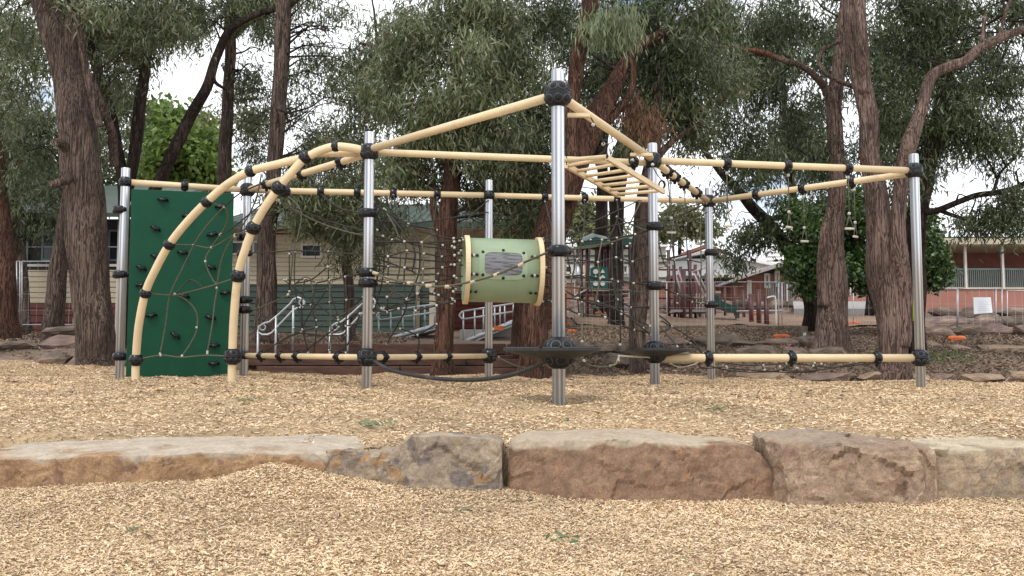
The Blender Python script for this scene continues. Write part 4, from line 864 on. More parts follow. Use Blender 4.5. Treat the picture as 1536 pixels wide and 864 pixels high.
tree('gum_tree', 'gum tree with a long diagonal limb and loose leaf clumps beyond the rear post', 'tree', (1215,470,24),
     [[(1215,490,24,22),(1212,440,24,20),(1190,385,24,20),(1160,345,24,19),(1125,305,24,17),(1095,275,24,13),(1070,245,24,9),(1050,220,24,6)],[(1190,300,24,12),(1183,250,24,11),(1178,180,24,9),(1175,130,24,7)],[(1150,330,24,9),(1180,320,24,8),(1190,295,24,8)],[(1100,280,24,6),(1120,260,24,5),(1150,250,24,4)]],
     [(1120,360,23.6,45,38,40),(1090,240,23.6,60,45,30),(1150,270,23.6,60,40,22),(1100,400,23.6,28,18,7),(1190,220,23.6,50,50,34),(1075,300,23.6,40,25,12)], M['darkbark'], M['leafdark'], leafL=.2, leafW=.036, group=gum)
tree('gum_tree', 'rough gum trunk at the far left edge of the view', 'tree', (12,505,19),
     [[(12,508,19,32),(10,440,19,30),(6,360,19,24),(0,280,19,20),(-8,200,19,18),(-14,80,19,14)]], [(-10,120,19,40,70,40),(10,240,19.5,50,70,60)], M['redbark'], M['leaf'], group=gum)
tree('gum_tree', 'leaning gum trunk just left of the massive trunk, orange weights at its foot', 'tree', (80,500,18.5),
     [[(78,500,18.5,30),(83,450,18.5,27),(92,380,18.5,24),(102,310,18.5,20),(112,240,18.5,16),(118,160,18.5,12)]], [(60,230,18.8,50,60,60),(80,300,18.9,40,40,26)], M['greybark'], M['leafdark'], group=gum)
tree('gum_tree', 'thin grey gum trunk between the two left hand trunks', 'tree', (38,492,21),
     [[(38,494,21,20),(36,440,21,16),(30,380,21,15),(26,300,21,14),(24,200,21,10)]], [(40,300,21,50,50,60),(30,360,21,50,20,16),(0,330,21,40,60,50)], M['greybark'], M['leafdark'], group=gum)
bgg = 'trees farther back behind the play area'
tree('leafy_tree', 'bright yellow green tree showing between the dark stems behind the green panel', 'tree', (275,480,38),
     [[(275,490,38,14),(272,330,38,12),(270,220,38,8)]], [(270,215,37,55,50,110),(225,200,37,35,50,50),(310,250,37,35,40,50),(250,170,37,30,22,24),(240,260,37,60,30,50)], M['darkbark'], M['leaflight'], leafL=.3, leafW=.14, droop=.3, tw=.6, group=bgg)
tree('leafy_tree', 'dark tree mass behind the trunks at the far left', 'tree', (50,470,30),
     [[(50,490,30,16),(48,350,30,14),(46,240,30,8)]], [(30,250,29,70,60,190),(85,300,29,45,55,110),(10,330,29,70,45,120),(60,370,29,60,20,30),(160,270,29,40,50,40),(155,200,29,30,30,14)], M['darkbark'], M['leafdark'], leafL=.26, leafW=.07, droop=.4, tw=.5, group=bgg)
tree('leafy_tree', 'olive tree crown low behind the roof of the far play tower', 'tree', (890,440,60),
     [[(890,470,60,7),(888,380,60,6),(885,320,60,4)]], [(880,335,58,36,28,60),(905,350,58,30,22,36),(855,345,58,25,25,26)], M['darkbark'], M['leafolive'], leafL=.4, leafW=.14, droop=.2, tw=.8, group=bgg)
tree('leafy_tree', 'olive tree crown seen between the second tallest post and the rear right post', 'tree', (1020,440,62),
     [[(1020,470,62,7),(1020,380,62,6),(1018,330,62,4)]], [(1010,340,60,40,28,60),(1045,345,60,30,22,36),(985,350,60,25,20,20)], M['darkbark'], M['leafolive'], leafL=.4, leafW=.14, droop=.2, tw=.8, group=bgg)
tree('leafy_tree', 'pale sparse tree beyond the bright green tree', 'tree', (320,400,55),
     [[(320,480,55,8),(322,300,55,6),(325,200,55,4)]], [(325,190,54,22,30,26),(380,180,54,25,25,22),(300,180,54,10,12,6)], M['darkbark'], M['leafolive'], leafL=.35, leafW=.1, droop=.4, tw=.8, group=bgg)
for (lab, b, bl) in (('tall background gum filling the view behind the red barked tree', (720,500,33), [(620,60,32,70,70,60),(740,80,32,80,80,110),(680,200,32,80,70,110),(780,230,32,70,70,110),(600,240,32,70,50,44),(560,140,32,40,50,18),(740,330,32,80,30,34),(720,-30,32,140,50,70)]),
                     ('tall background gum filling the view behind the big dark red trunk', (900,490,36), [(860,60,35,80,80,110),(960,80,35,80,70,110),(840,190,35,60,80,80),(1060,90,35,80,80,110),(1040,170,35,60,30,24),(930,-30,35,150,50,70),(830,300,35,40,40,24)]),
                     ('tall background gum filling the view behind the right hand trunks', (1310,460,32), [(1160,60,31,80,70,110),(1260,80,31,80,80,120),(1370,80,31,80,80,120),(1220,200,31,70,80,110),(1340,220,31,70,90,120),(1420,200,31,40,60,44),(1260,320,31,60,40,44),(1480,60,31,60,60,44),(1330,-30,31,150,50,70)]),
                     ('tall background gum behind the massive left hand trunk', (140,470,33), [(40,60,32,80,60,90),(160,50,32,80,60,100),(30,180,32,60,60,70),(260,30,32,70,40,50),(175,160,32,40,50,40),(380,-20,32,100,40,60)])):
    u, v, Y = b; tree('gum_tree', lab, 'tree', b, [[(u,v,Y,20),(u+2,350,Y,18),(u+5,200,Y,14),(u+8,60,Y,9)]], bl, M['darkbark'], M['leafdark'] if 'right' in lab or 'dark red' in lab else M['leaf'], leafL=.3, leafW=.05, tw=.6, group=bgg)
tree('bush_tree', 'dense dark leafy bush tree under the right hand gums', 'tree', (1280,470,22.5),
     [[(1325,490,22.5,14),(1310,440,22.5,16),(1290,400,22.5,14),(1280,340,22.5,9)]],
     [(1205,350,22.6,28,40,90),(1215,400,22.4,38,28,110),(1190,320,22.8,22,20,30),(1285,330,22.6,32,50,130),(1290,400,22.4,40,36,150),(1230,430,22.4,34,12,40),(1395,390,22.4,22,42,90),(1385,340,22.6,20,30,50),(1240,330,23,30,40,80)], M['darkbark'], M['leafbush'], leafL=.12, leafW=.065, droop=.3, tw=.25, twigs=False, per=26)

# ------------------------------------------------------------------ rocks
def rockmesh(seed, sub=2):
    import bmesh
    bm = bmesh.new(); bmesh.ops.create_icosphere(bm, subdivisions=sub, radius=.5); r = random.Random(seed)
    pl = [(Vector((r.gauss(0,1), r.gauss(0,1), r.gauss(0,1))).normalized(), r.uniform(.30,.42)) for _ in range(9)]
    for v in bm.verts:
        p = Vector((math.copysign(abs(v.co.x*2)**.75,v.co.x)/2, math.copysign(abs(v.co.y*2)**.75,v.co.y)/2, math.copysign(abs(v.co.z*2)**.7,v.co.z)/2))
        for n_, d in pl:
            k = p.dot(n_)-d
            if k > 0: p -= n_*k*.85
        v.co = p+noise.noise_vector(p*3+Vector((seed,0,0)))*.09
    me = bpy.data.meshes.new('rock'); bm.to_mesh(me); bm.free(); return me
RM = {}
for k, mk in enumerate(('rockgrey','rockpurple','rocktan')):
    RM[mk] = []
    for j in range(5):
        me = rockmesh(j*3+k*17); me.materials.append(M[mk]); RM[mk].append(me)
def rockwall(name, label, rocks, mks, cat='rock edging', snap=False, hs=1.35):
    """rocks: (u0,u1,vtop,vbottom,Y)"""
    r0 = rocks[0]; p = W((r0[0]+r0[1])/2, r0[3], r0[4]); t = thing(name, label, cat, p)
    for i, (u0,u1,v0,v1,Y) in enumerate(rocks):
        mk = mks[i%len(mks)] if not isinstance(mks, str) else mks
        if snap: Y = float(min(np.arange(16, 46, .1), key=lambda yy: abs(W(u0,v1,yy).z-float(z_far(np.array(W(u0,v1,yy).x),np.array(yy))))+.002*abs(yy-Y)))+.1
        a, b = W(u0,v0,Y), W(u1,v1,Y); me = rnd.choice(RM[mk]); c = (a+b)/2; c.z -= (a.z-b.z)*.12
        o = mesh_obj('rock', me, None, t, c); h = (a.z-b.z)*hs; c.z += .06*h
        o.scale = ((b.x-a.x)*1.16, max(.5, h*1.3), h); o.rotation_euler = (rnd.uniform(-.1,.1), rnd.uniform(-.06,.06), rnd.choice([0,math.pi])+rnd.uniform(-.2,.2))
    return t
rockwall('rock_edging', 'stepped grey boulders at the left behind the chips, beside the massive trunk', [(-60,60,533,556,15.65),(50,112,528,560,15.65),(105,175,526,556,15.7),(0,62,511,524,16.5),(60,170,498,526,16.7),(70,150,488,503,17.2),(-60,10,518,535,16.4),(165,200,528,556,16.0)], ('rockpurple','rockgrey'), hs=1.35)
tr = []; u = 1108
for w_ in (88,92,60,44,42,70,64,60): tr.append((u, u+w_, 557+rnd.uniform(-2,3), 573, 15.5)); u += w_
rockwall('rock_edging', 'low line of flat rocks along the right hand edge of the wood chips', tr, ('rocktan','rockpurple','rocktan'))
tr = [(1412,1455,518,543,19),(1450,1545,517,542,19),(1540,1600,515,542,19),(1375,1415,512,535,20)]
rockwall('rock_edging', 'tan boulders retaining the garden bed right of the rightmost post', tr, 'rocktan')
tr = []
for (v0,v1,Y,u0) in ((487,505,30,1385),(472,490,32,1388),(461,476,34,1392)):
    u = u0
    while u < 1570: w_ = rnd.uniform(38,75); tr.append((u,u+w_,v0+rnd.uniform(-3,2),v1,Y+rnd.uniform(-.3,.3))); u += w_*.97
rockwall('rock_terrace', 'three tiers of purple brown boulders below the salmon wall', tr, ('rockpurple','rockgrey','rockpurple'), 'rock wall', True)
tr = []
for (v0,v1,Y,us_,ue) in ((515,535,18.6,850,960),(505,520,21,980,1100),(508,520,19.5,1090,1200),(520,540,17.2,1100,1260),(530,552,16.6,905,1010)):
    u = us_
    while u < ue: w_ = rnd.uniform(34,90); tr.append((u,u+w_,v0+rnd.uniform(-3,3),v1,Y)); u += w_*.98
rockwall('rock_bank', 'half buried dark rocks stepping up the soil bank behind the second tallest post', tr, ('rockpurple','rockgrey','rockgrey'), 'rock wall', True, 1.6)
tr = []
for (v0,v1,Y) in ((462,476,40),(450,464,42)):
    u = 850
    while u < 1330: w_ = rnd.uniform(22,44); tr.append((u,u+w_,v0+rnd.uniform(-2,2),v1,Y)); u += w_*.97
rockwall('rock_terrace', 'long stone terrace behind the burgundy play posts', tr, ('rockpurple','rockgrey','rockpurple'), 'rock wall')
# soil litter and weeds on the right bank
def scatter(name, label, n, x0, x1, y0, y1, L_, W_, m, zf=z_far, cat='leaf litter', up=.2):
    x = nr.uniform(x0,x1,n); y = nr.uniform(y0,y1,n); C = np.stack([x,y,zf(x,y)+.01],-1); D = nr.normal(0,1,(n,3)); D[:,2] = np.abs(D[:,2])*up+up*.5; D /= np.linalg.norm(D,axis=1,keepdims=True)
    V,q,sz = leaf_arrays(C, D, L_*nr.uniform(.5,1.3,n), W_*nr.uniform(.6,1.2,n)); o = np_mesh(name, V, sz, q, m, kind='stuff'); tag(o, label, cat); return o
M['litter'] = island_mat('bark_litter', [(.12,.078,.055),(.21,.148,.105),(.30,.225,.16),(.15,.095,.068),(.35,.27,.195)], .95)
scatter('bark_litter', 'brown bark and leaf litter over the soil bank on the right', 60000, .4, 13, 15.3, 26, .09, .028, M['litter'])
scatter('bark_litter', 'brown bark and leaf litter around the rocks on the left', 12000, -12, -2, 15.8, 22, .09, .028, M['litter'])
scatter('dry_bark', 'scattered darker bark strips on the pale chips', 900, -9, 9, 8.6, 15.3, .13, .02, M['litter'], z_play, 'bark pieces', .06)
scatter('dry_bark', 'small brown bark bits on the foreground chips', 420, -2.6, 2.6, 3.2, 5.6, .05, .009, M['litter'], z_front, 'bark pieces', .1)
scatter('weed_patch', 'low green weeds beside the rightmost post', 420, 7.2, 8.6, 17.2, 18.4, .09, .016, M['grass'], cat='weeds', up=1.5)
scatter('grass_patch', 'small patch of green grass at the far left edge', 6000, -10.5, -9.2, 16.1, 16.6, .05, .012, M['grass'], cat='grass', up=1.5)

# ------------------------------------------------------------------ timber steps and rails
st = thing('timber_steps', 'red brown timber sleeper steps behind the lower beam, left of the drum tunnel', 'steps', W(575,560,15.4))
for (v1,v0,Y,mk,us_) in ((564,549,15.45,'sleeper',(385,600,770)),(549,532,15.75,'sleeper',(360,560,700,860)),(532,515,16.1,'sleeper',(350,545,760,850))):
    for a, b in zip(us_[:-1], us_[1:]):
        A, B = W(a,v0,Y), W(b,v1,Y); bevel(MB().box(((A.x+B.x)/2,Y+.12,(A.z+B.z)/2), (B.x-A.x-.02,.24,A.z-B.z-.012)).build('sleeper', M[mk], st, loc=((A.x+B.x)/2,Y+.12,(A.z+B.z)/2)), .012, 1)
for (u0,u1,v0,v1,Y) in ((738,850,538,552,15.2),(738,850,552,566,15.15)):
    A, B = W(u0,v0,Y), W(u1,v1,Y); bevel(MB().box(((A.x+B.x)/2,Y,(A.z+B.z)/2), (B.x-A.x,.08,A.z-B.z-.01)).build('sleeper', M['sleeper'], st, loc=((A.x+B.x)/2,Y,(A.z+B.z)/2)), .01, 1)
def handrail(du, label):
    Y = 15.9; dx = W(du+400,500,Y).x-W(400,500,Y).x; t = thing('handrail', label, 'handrail', W(386,560,Y)+Vector((dx,0,0)), 'galvanised handrails on the timber steps')
    q = lambda u,v,Y_=Y: W(u,v,Y_)+Vector((dx,0,0))
    lp = [(387,500),(388,490),(396,485),(404,483),(420,470),(436,455),(440,449),(447,446),(454,449),(456,456),(454,461),(446,462),(439,466),(420,486),(408,499),(402,502),(393,502),(387,498)]
    MB().tube([q(*p) for p in lp], .019, 8, cap=False).build('rail_loop', M['galv'], t)
    for (u0,v0,u1,v1) in ((387,495,386,562),(414,474,413,549),(440,458,439,520)): MB().tube([q(u0,v0),q(u1,v1+6)], .02, 8).build('leg', M['galv'], t)
    for (u,v) in ((388,491),(447,454)):
        c = q(u+6,v); MB().tube([c+Vector((math.cos(a)*.05,0,math.sin(a)*.05)) for a in np.linspace(0,6.28,12)], .012, 6, cap=False).build('scroll', M['galv'], t)
handrail(0, 'left handrail with looped ends on the timber steps'); handrail(108, 'handrail with looped ends partly hidden by the second steel post')
# access ramp
rm = thing('access_ramp', 'galvanised access ramp with grey rails rising to the school verandah', 'ramp', W(568,515,20))
def rampsec(u0,v0,u1,v1,Y,posts_,vt0,vt1):
    a,b = W(u0,v0,Y),W(u1,v1,Y); MB().tube([a,b], .05, 4).build('edge_beam', M['galv'], rm)
    m_ = MB(); c = 1.4; vs=[a,b,b+Vector((0,c,0)),a+Vector((0,c,0))]; vs += [v-Vector((0,0,.08)) for v in vs]; m_.add(vs, [(3,2,1,0),(4,5,6,7),(0,1,5,4),(1,2,6,5),(2,3,7,6),(3,0,4,7)]); m_.build('deck', M['galv'], rm)
    for off in (0, 12):
        MB().tube([W(u0+4,vt0+off,Y),W(u1,vt1+off,Y)], .02, 8).build('rail', M['galv'], rm)
    MB().tube(spline([W(u0+4,vt0,Y),W(u0-1,vt0+6,Y),W(u0+4,vt0+12,Y)],4), .02, 8).build('rail_end', M['galv'], rm)
    for u in posts_: t = (u-u0)/(u1-u0); MB().tube([W(u,v0+(v1-v0)*t,Y), W(u,vt0+(vt1-vt0)*t,Y)], .017, 8).build('baluster', M['galv'], rm)
rampsec(566,514,655,488,20,(568,586,604,621,637,652),468,456); rampsec(690,516,772,482,19.5,(695,712,725,742,750,757,770),467,455)
MB().bx(W(690,500,20.5).x, W(770,500,20.5).x, 20.5, 23, W(690,530,20.5).z, W(690,494,20.5).z).build('landing', M['concrete'], rm)
tag(MB().box(W(748,492,19.4), (.2,.04,.09)).build('orange_clamp', M['orange'], rm), 'small orange clamp block')

# ------------------------------------------------------------------ weatherboard building on the left
bd = thing('weatherboard_building', 'long weatherboard school building with cream walls, green and dark red lower boards and green roof', 'building', W(480,505,24))
def siding(name, x0, x1, z0, z1, Y, h, m, ):
    mb = MB(); z = z0; vs = []; fs = []
    while z < z1-.01:
        zz = min(z+h, z1); n = len(vs); vs += [(x0,Y-.03,z+.016),(x1,Y-.03,z+.016),(x1,Y-.012,zz),(x0,Y-.012,zz),(x0,Y+.0,z+.0),(x1,Y+.0,z+.0)]; fs += [(n,n+1,n+2,n+3),(n+4,n+5,n+1,n)]; z = zz
    mb.add(vs, fs); return mb.build(name, m, bd, kind='stuff')
Yb = 24.0; bx_ = lambda u, Y=Yb: (u-768)/F*Y*1.0; zz = lambda v, Y=Yb: W(768,v,Y).z
def win(u0,u1,v0,v1,Y,parent=bd,frame='whitepaint',mull=0,fw=.05):
    x0,x1,z1,z0 = bx_(u0,Y),bx_(u1,Y),zz(v0,Y),zz(v1,Y); f = MB(); d0,d1 = Y-.07,Y-.0301
    f.bx(x0,x1,d0,d1,z1-fw,z1); f.bx(x0,x1,d0,d1,z0,z0+fw); f.bx(x0,x0+fw,d0,d1,z0+fw,z1-fw); f.bx(x1-fw,x1,d0,d1,z0+fw,z1-fw)
    for k in range(mull): xm = x0+(x1-x0)*(k+1)/(mull+1); f.bx(xm-fw/2,xm+fw/2,d0+.01,d1,z0+fw,z1-fw)
    o = f.build('window', M[frame], parent); MB().bx(x0+fw*.5,x1-fw*.5,d0+.02,d0+.03,z0+fw*.5,z1-fw*.5).build('pane', M['glass'], o); return o
x0, x1 = bx_(330), bx_(652); zm = zz(427); ze = zz(343)
MB().bx(x0,x1,Yb+.03,Yb+5,zz(508)-.3,ze).build('wall', M['cream'], bd)
siding('green_boards', x0, x1, zz(508), zm, Yb, .15, M['greenboard']); siding('cream_boards', x0, x1, zm, ze, Yb, .115, M['cream'])
win(450,482,366,387,Yb); win(345,412,362,383,Yb,mull=1); MB().bx(bx_(340),bx_(420),Yb-.05,Yb-.031,zz(356),zz(353)).build('trim_strip', M['creamtrim'], bd)
MB().bx(bx_(340),bx_(440),Yb-.055,Yb-.031,zz(352),zz(350)).build('trim_strip', M['sleeper'], bd)
MB().tube([(bx_(627),Yb-.12,zz(498)),(bx_(627),Yb-.12,zz(340))], .055, 10).build('downpipe', M['creamtrim'], bd)
MB().bx(bx_(644),bx_(652),Yb-.045,Yb-.03,zz(500),ze).build('corner_board', M['creamtrim'], bd)
MB().bx(bx_(650),bx_(657),Yb+.02,Yb+.1,zz(440),zz(378)).build('green_post', M['greenboard'], bd)
# roof with ribs
rf = MB(); xa, xb = bx_(330)-.0, bx_(835); za = ze+.05; zb_ = 5.2; n = int((xb-xa)/.19); ya, yb = Yb-.7, Yb+5.2
vs = []; fs = []
for i in range(n+1):
    x = xa+(xb-xa)*i/n
    for dx, dz in ((0,0),(.02,.035),(.05,.035),(.07,0)): vs += [(x+dx,ya,za+dz),(x+dx,yb,zb_+dz)]
for i in range(len(vs)//2-1): fs.append((2*i,2*i+2,2*i+3,2*i+1))
rf.add(vs, fs); rf.build('roof', M['roofgreen'], bd); MB().bx(xa,xb,ya-.1,ya,za-.12,za+.02).build('gutter', M['roofgreen'], bd)
MB().bx(xa,xb,ya,yb,za-.14,za-.121).build('soffit', M['creamtrim'], bd)
# recessed verandah
Yr = 26.5; MB().bx(bx_(648,Yr),bx_(850,Yr),Yr+.03,Yr+2.4,.6,zz(345,Yr)).build('rear_wall', M['cream'], bd)
siding('red_boards', bx_(648,Yr), bx_(850,Yr), zz(510,Yr), zz(440,Yr), Yr, .16, M['redboard']); siding('cream_boards', bx_(652,Yr), bx_(850,Yr), zz(440,Yr), zz(352,Yr), Yr, .11, M['cream'])
win(700,735,372,405,Yr); win(760,800,372,405,Yr)
# left wing
Yw = 22.0; xl, xr = bx_(-140,Yw), bx_(205,Yw)
MB().bx(xl,xr,Yw+.03,Yw+.3,.4,zz(405,Yw)).build('wall', M['cream'], bd); siding('cream_boards', xl, xr, zz(455,Yw), zz(405,Yw), Yw, .125, M['cream']); siding('red_boards', xl, xr, zz(506,Yw), zz(455,Yw), Yw, .17, M['redboard'])
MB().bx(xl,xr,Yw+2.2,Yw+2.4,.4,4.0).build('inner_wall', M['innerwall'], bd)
for (u0,u1) in ((60,95),(100,150),(160,200),(-20,40)): win(u0,u1,345,392,Yw+2.2,frame='tealtrim',mull=1)
MB().bx(xl,xr,Yw-.06,Yw+.0,zz(400,Yw),zz(396.5,Yw)).build('top_rail', M['whitepaint'], bd); MB().bx(xl,xr,Yw-.03,Yw+.02,zz(371,Yw),zz(370,Yw)).build('mid_rail', M['galv'], bd)
for u in (29,-60,112,175): MB().bx(bx_(u,Yw),bx_(u+4,Yw),Yw-.1,Yw-.03,.5,zz(330,Yw)).build('post', M['whitepaint'], bd)
MB().bx(bx_(8,Yw),bx_(27,Yw),Yw-.12,Yw-.035,zz(505,Yw),zz(388,Yw)).build('cream_panel', M['cream'], bd)
m_ = MB(); m_.add([(xl,Yw-.6,zz(325,Yw)),(xr,Yw-.6,zz(325,Yw)),(xr,Yw+5,5.4),(xl,Yw+5,5.4),(xl,Yw-.6,zz(325,Yw)-.1),(xr,Yw-.6,zz(325,Yw)-.1),(xr,Yw+5,5.3),(xl,Yw+5,5.3)], [(0,1,2,3),(7,6,5,4),(0,4,5,1),(1,5,6,2),(3,2,6,7),(0,3,7,4)]); m_.build('roof', M['roofgreen'], bd)
MB().bx(bx_(40,21),bx_(48,21),20.9,21,zz(500,21),zz(484,21)).build('vent_block', M['black'], bd)

# ------------------------------------------------------------------ brick verandah building, right
rb = thing('brick_building', 'red brick building with a long cream gutter, railed verandah and salmon coloured base wall', 'building', W(1460,468,42))
Y = 42; q = lambda u, Y_=Y: bx_(u,Y_); h = lambda v, Y_=Y: zz(v,Y_)
MB().bx(q(1362),q(1720),Y,Y+.4,1.6,h(433)).build('base_wall', M['salmon'], rb)
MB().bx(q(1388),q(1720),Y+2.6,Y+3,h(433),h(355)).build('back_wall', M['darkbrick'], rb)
MB().bx(q(1386),q(1720),Y-.05,Y+2.6,h(434),h(431)).build('floor_edge', M['creamtrim'], rb)
MB().bx(q(1360),q(1720),Y-.5,Y+3,h(370),h(367)).build('soffit', M['creamtrim'], rb)
MB().bx(q(1360),q(1720),Y-.7,Y-.5,h(369),h(360)).build('gutter', M['creamtrim'], rb); MB().bx(q(1360),q(1720),Y-.62,Y-.5,h(360),h(357.5)).build('fascia', M['roofgreen'], rb)
m_ = MB(); m_.add([(q(1360),Y-.6,h(357.5)),(q(1720),Y-.6,h(357.5)),(q(1720),Y+5,h(350)),(q(1360),Y+5,h(350))], [(0,1,2,3)]); m_.add([(q(1360),Y+5,h(350)),(q(1720),Y+5,h(350)),(q(1720),Y+5,h(358)),(q(1360),Y+5,h(358))],[(3,2,1,0)]); m_.build('roof', M['whiteclad'], rb)
for u in (1395,1450,1506,1562): MB().bx(q(u-1.6),q(u+1.6),Y-.12,Y,h(434),h(368)).build('post', M['whitepaint'], rb)
m_ = MB(); m_.bx(q(1386),q(1720),Y-.03,Y+.03,h(405),h(402.5)); 
u = 1386
while u < 1600: m_.bx(q(u),q(u+1.3),Y-.015,Y+.015,h(432),h(404)); u += 3.1
m_.build('railing', M['railteal'], rb, kind='stuff')
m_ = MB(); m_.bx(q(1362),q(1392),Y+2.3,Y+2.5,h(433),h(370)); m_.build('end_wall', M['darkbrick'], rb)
# ramp wall and picket rail between the trunks
rw = thing('ramp_wall', 'sloping salmon ramp wall with grey picket rail seen between the two right trunks', 'wall', W(1300,455,40))
m_ = MB(); m_.prism([(q(1255,40),1.4),(q(1375,40),1.4),(q(1375,40),h(434,40)),(q(1300,40),h(440,40)),(q(1255,40),h(449,40))], 40, 40.3); m_.build('wall', M['salmon'], rw)
m_ = MB(); u = 1150
while u < 1305: m_.bx(q(u,41),q(u+1.1,41),40.98,41.02,h(450 if u < 1262 else 441,41),h(424,41)); u += 3.4
m_.bx(q(1150,41),q(1305,41),40.95,41.05,h(425,41),h(423.5,41)); m_.build('pickets', M['tealtrim'], rw, kind='stuff')
for u in (1180,1206,1275,1298): MB().bx(q(u,41),q(u+2,41),40.9,40.97,h(452 if u<1262 else 443,41),h(421,41)).build('post', M['whitepaint'], rw)
pth = MB(); pth.add([(q(1180,38),37,h(463,37)),(q(1330,38),37,h(463,37)),(q(1330,40),40,h(452,40)),(q(1190,40),40,h(452,40))], [(0,1,2,3)]); pth.add([(q(1180,38),37,h(463,37)),(q(1330,38),37,h(463,37)),(q(1330,38),37,1),(q(1180,38),37,1)],[(3,2,1,0)]); pth.build('path', M['concrete'], kind='structure')
# middle distance buildings
w1 = thing('white_hall', 'pale white clad hall with orange gable trim behind the burgundy play posts', 'building', W(1080,440,60)); Y = 60
MB().bx(q(985,60),q(1175,60),60,66,2,h(388,60)).build('wall', M['whiteclad'], w1)
m_ = MB(); m_.prism([(q(975,60),h(392,60)),(q(1060,60),h(376,60)),(q(1180,60),h(400,60)),(q(1180,60),h(404,60)),(q(1060,60),h(381,60)),(q(975,60),h(396,60))], 59.4, 66); m_.build('roof', M['whiteclad'], w1)
m_ = MB(); m_.prism([(q(1022,59),h(384,59)),(q(1060,59),h(372,59)),(q(1090,59),h(382,59)),(q(1090,59),h(378,59)),(q(1060,59),h(367,59)),(q(1022,59),h(380,59))][::1], 58.6, 59); m_.build('gable_trim', M['brick'], w1)
MB().bx(q(985,58),q(1120,58),58,59.9,2,h(425,58)).build('brick_base', M['brick'], w1)
MB().bx(q(985,58),q(1122,58),57.6,59.9,h(419,58),h(414,58)).build('awning', M['roofgreen'], w1); MB().bx(q(1070,57),q(1126,57),57,57.5,h(416,57),h(412.5,57)).build('gutter', M['creamtrim'], w1)
MB().bx(q(1070,56.5),q(1118,56.5),56.5,56.9,h(440,56.5),h(436.5,56.5)).build('ledge', M['creamtrim'], w1); MB().bx(q(1072,57.5),q(1088,57.5),57.5,57.9,h(430,57.5),h(424,57.5)).build('window', M['glass'], w1)
w2 = thing('brick_classroom', 'brick classroom with white window frames and rising cream roof edge right of the hall', 'building', W(1160,450,50)); Y = 50
MB().bx(q(1120,50),q(1300,50),50,56,2,h(412,50)).build('wall', M['brick'], w2)
m_ = MB(); m_.prism([(q(1108,49),h(417,49)),(q(1170,49),h(394,49)),(q(1310,49),h(394,49)),(q(1310,49),h(400,49)),(q(1172,49),h(400,49)),(q(1108,49),h(420,49))], 48.8, 56); m_.build('roof', M['palebar'], w2)
for (u0,u1,v0,v1) in ((1121,1128,420,448),(1147,1156,410,432),(1163,1171,406,430),(1180,1190,406,430),(1200,1212,408,430)): win(u0,u1,v0,v1,50,w2,fw=.12)
for v in (378,384,390): MB().bx(q(1153,49),q(1175,49),49,49.2,h(v+2,49),h(v,49)).build('louvre', M['whitepaint'], w2)
w3 = thing('pale_building', 'pale low building with white boards above brick, behind the green roofed play tower', 'building', W(900,470,52)); Y = 52
MB().bx(q(835,52),q(1000,52),52,57,2,h(424,52)).build('brick_base', M['brick'], w3); MB().bx(q(835,52),q(1000,52),51.95,57,h(424,52),h(372,52)).build('upper_wall', M['whitepaint'], w3)
for v in (383,393,416): MB().bx(q(835,52),q(1000,52),51.8,51.94,h(v+2.2,52),h(v,52)).build('trim', M['roofgreen' if v != 416 else 'greenboard'], w3)
for (u0,u1) in ((846,860),(925,944),(960,975)): win(u0,u1,397,411,51.9,w3,fw=.12)
MB().bx(q(830,51.5),q(1003,51.5),51.3,57.4,h(372,52),h(369,52)).build('roof', M['whiteclad'], w3)

# ------------------------------------------------------------------ far play equipment
pt = thing('play_tower', 'far play tower with burgundy posts, small green roof, teal shape panel and climbing bars', 'play equipment', W(910,476,32)); Y = 32
def post(p, u, vt, vb, Y=32, r=.058, m='burg', n='post'): MB().tube([(bx_(u,Y),Y,zz(vb,Y)-.4),(bx_(u,Y),Y,zz(vt,Y))], r, 8).build(n, M[m], p)
for (u,v,yy) in ((873,360,32),(881,362,31),(904,365,33),(913,362,31),(934,366,33),(946,362,31)): post(pt, u, v, 478, yy)
m_ = MB(); xs_ = [q(873,31),q(882,31),q(912,31),q(913,31),q(940,31),q(949,31)]; 
for (ua,ub) in ((872,911),(912,950)):
    vs = []; n_ = 9
    for i in range(n_):
        a = i/(n_-1); yy = 30.4+3*a; zc = h(362,31)+math.sin(a*math.pi)*.28
        vs += [(q(ua,31)-(0), yy, zc-.1), (q((ua+ub)/2,31), yy, zc+.08), (q(ub,31), yy, zc-.02)]
    m_.add(vs, [(3*i+j,3*i+j+1,3*i+j+4,3*i+j+3) for i in range(n_-1) for j in range(2)]); m_.add([v if k%3 else v for k, v in enumerate([(a[0],a[1],a[2]-.05) for a in vs])], [(3*i+j+3,3*i+j+4,3*i+j+1,3*i+j) for i in range(n_-1) for j in range(2)])
    m_.add([vs[0],vs[1],vs[2],(vs[2][0],vs[2][1],vs[2][2]-.18),(vs[0][0],vs[0][1],vs[0][2]-.12)],[(0,1,2,3,4)])
m_.build('roof', M['darkgreen'], pt)
MB().bx(q(866,31.5),q(950,31.5),31,33.2,h(441,31.5),h(438,31.5)).build('deck', M['burg'], pt); MB().bx(q(885,31),q(913,31),30.85,30.95,h(437,31),h(434.5,31)).build('kick_board', M['palebar'], pt)
A, B = (q(885.5,30.9),h(433,30.9)), (q(912,30.9),h(400,30.9)); dz = B[1]-A[1]; dx = B[0]-A[0]
pnl = MB().prism([(A[0],A[1]),(B[0],A[1]),(B[0],B[1]-.06),((A[0]+B[0])/2+.15,B[1]),((A[0]+B[0])/2-.15,B[1]),(A[0],B[1]-.06)], 30.82, 30.87).build('shape_panel', M['teal'], pt)
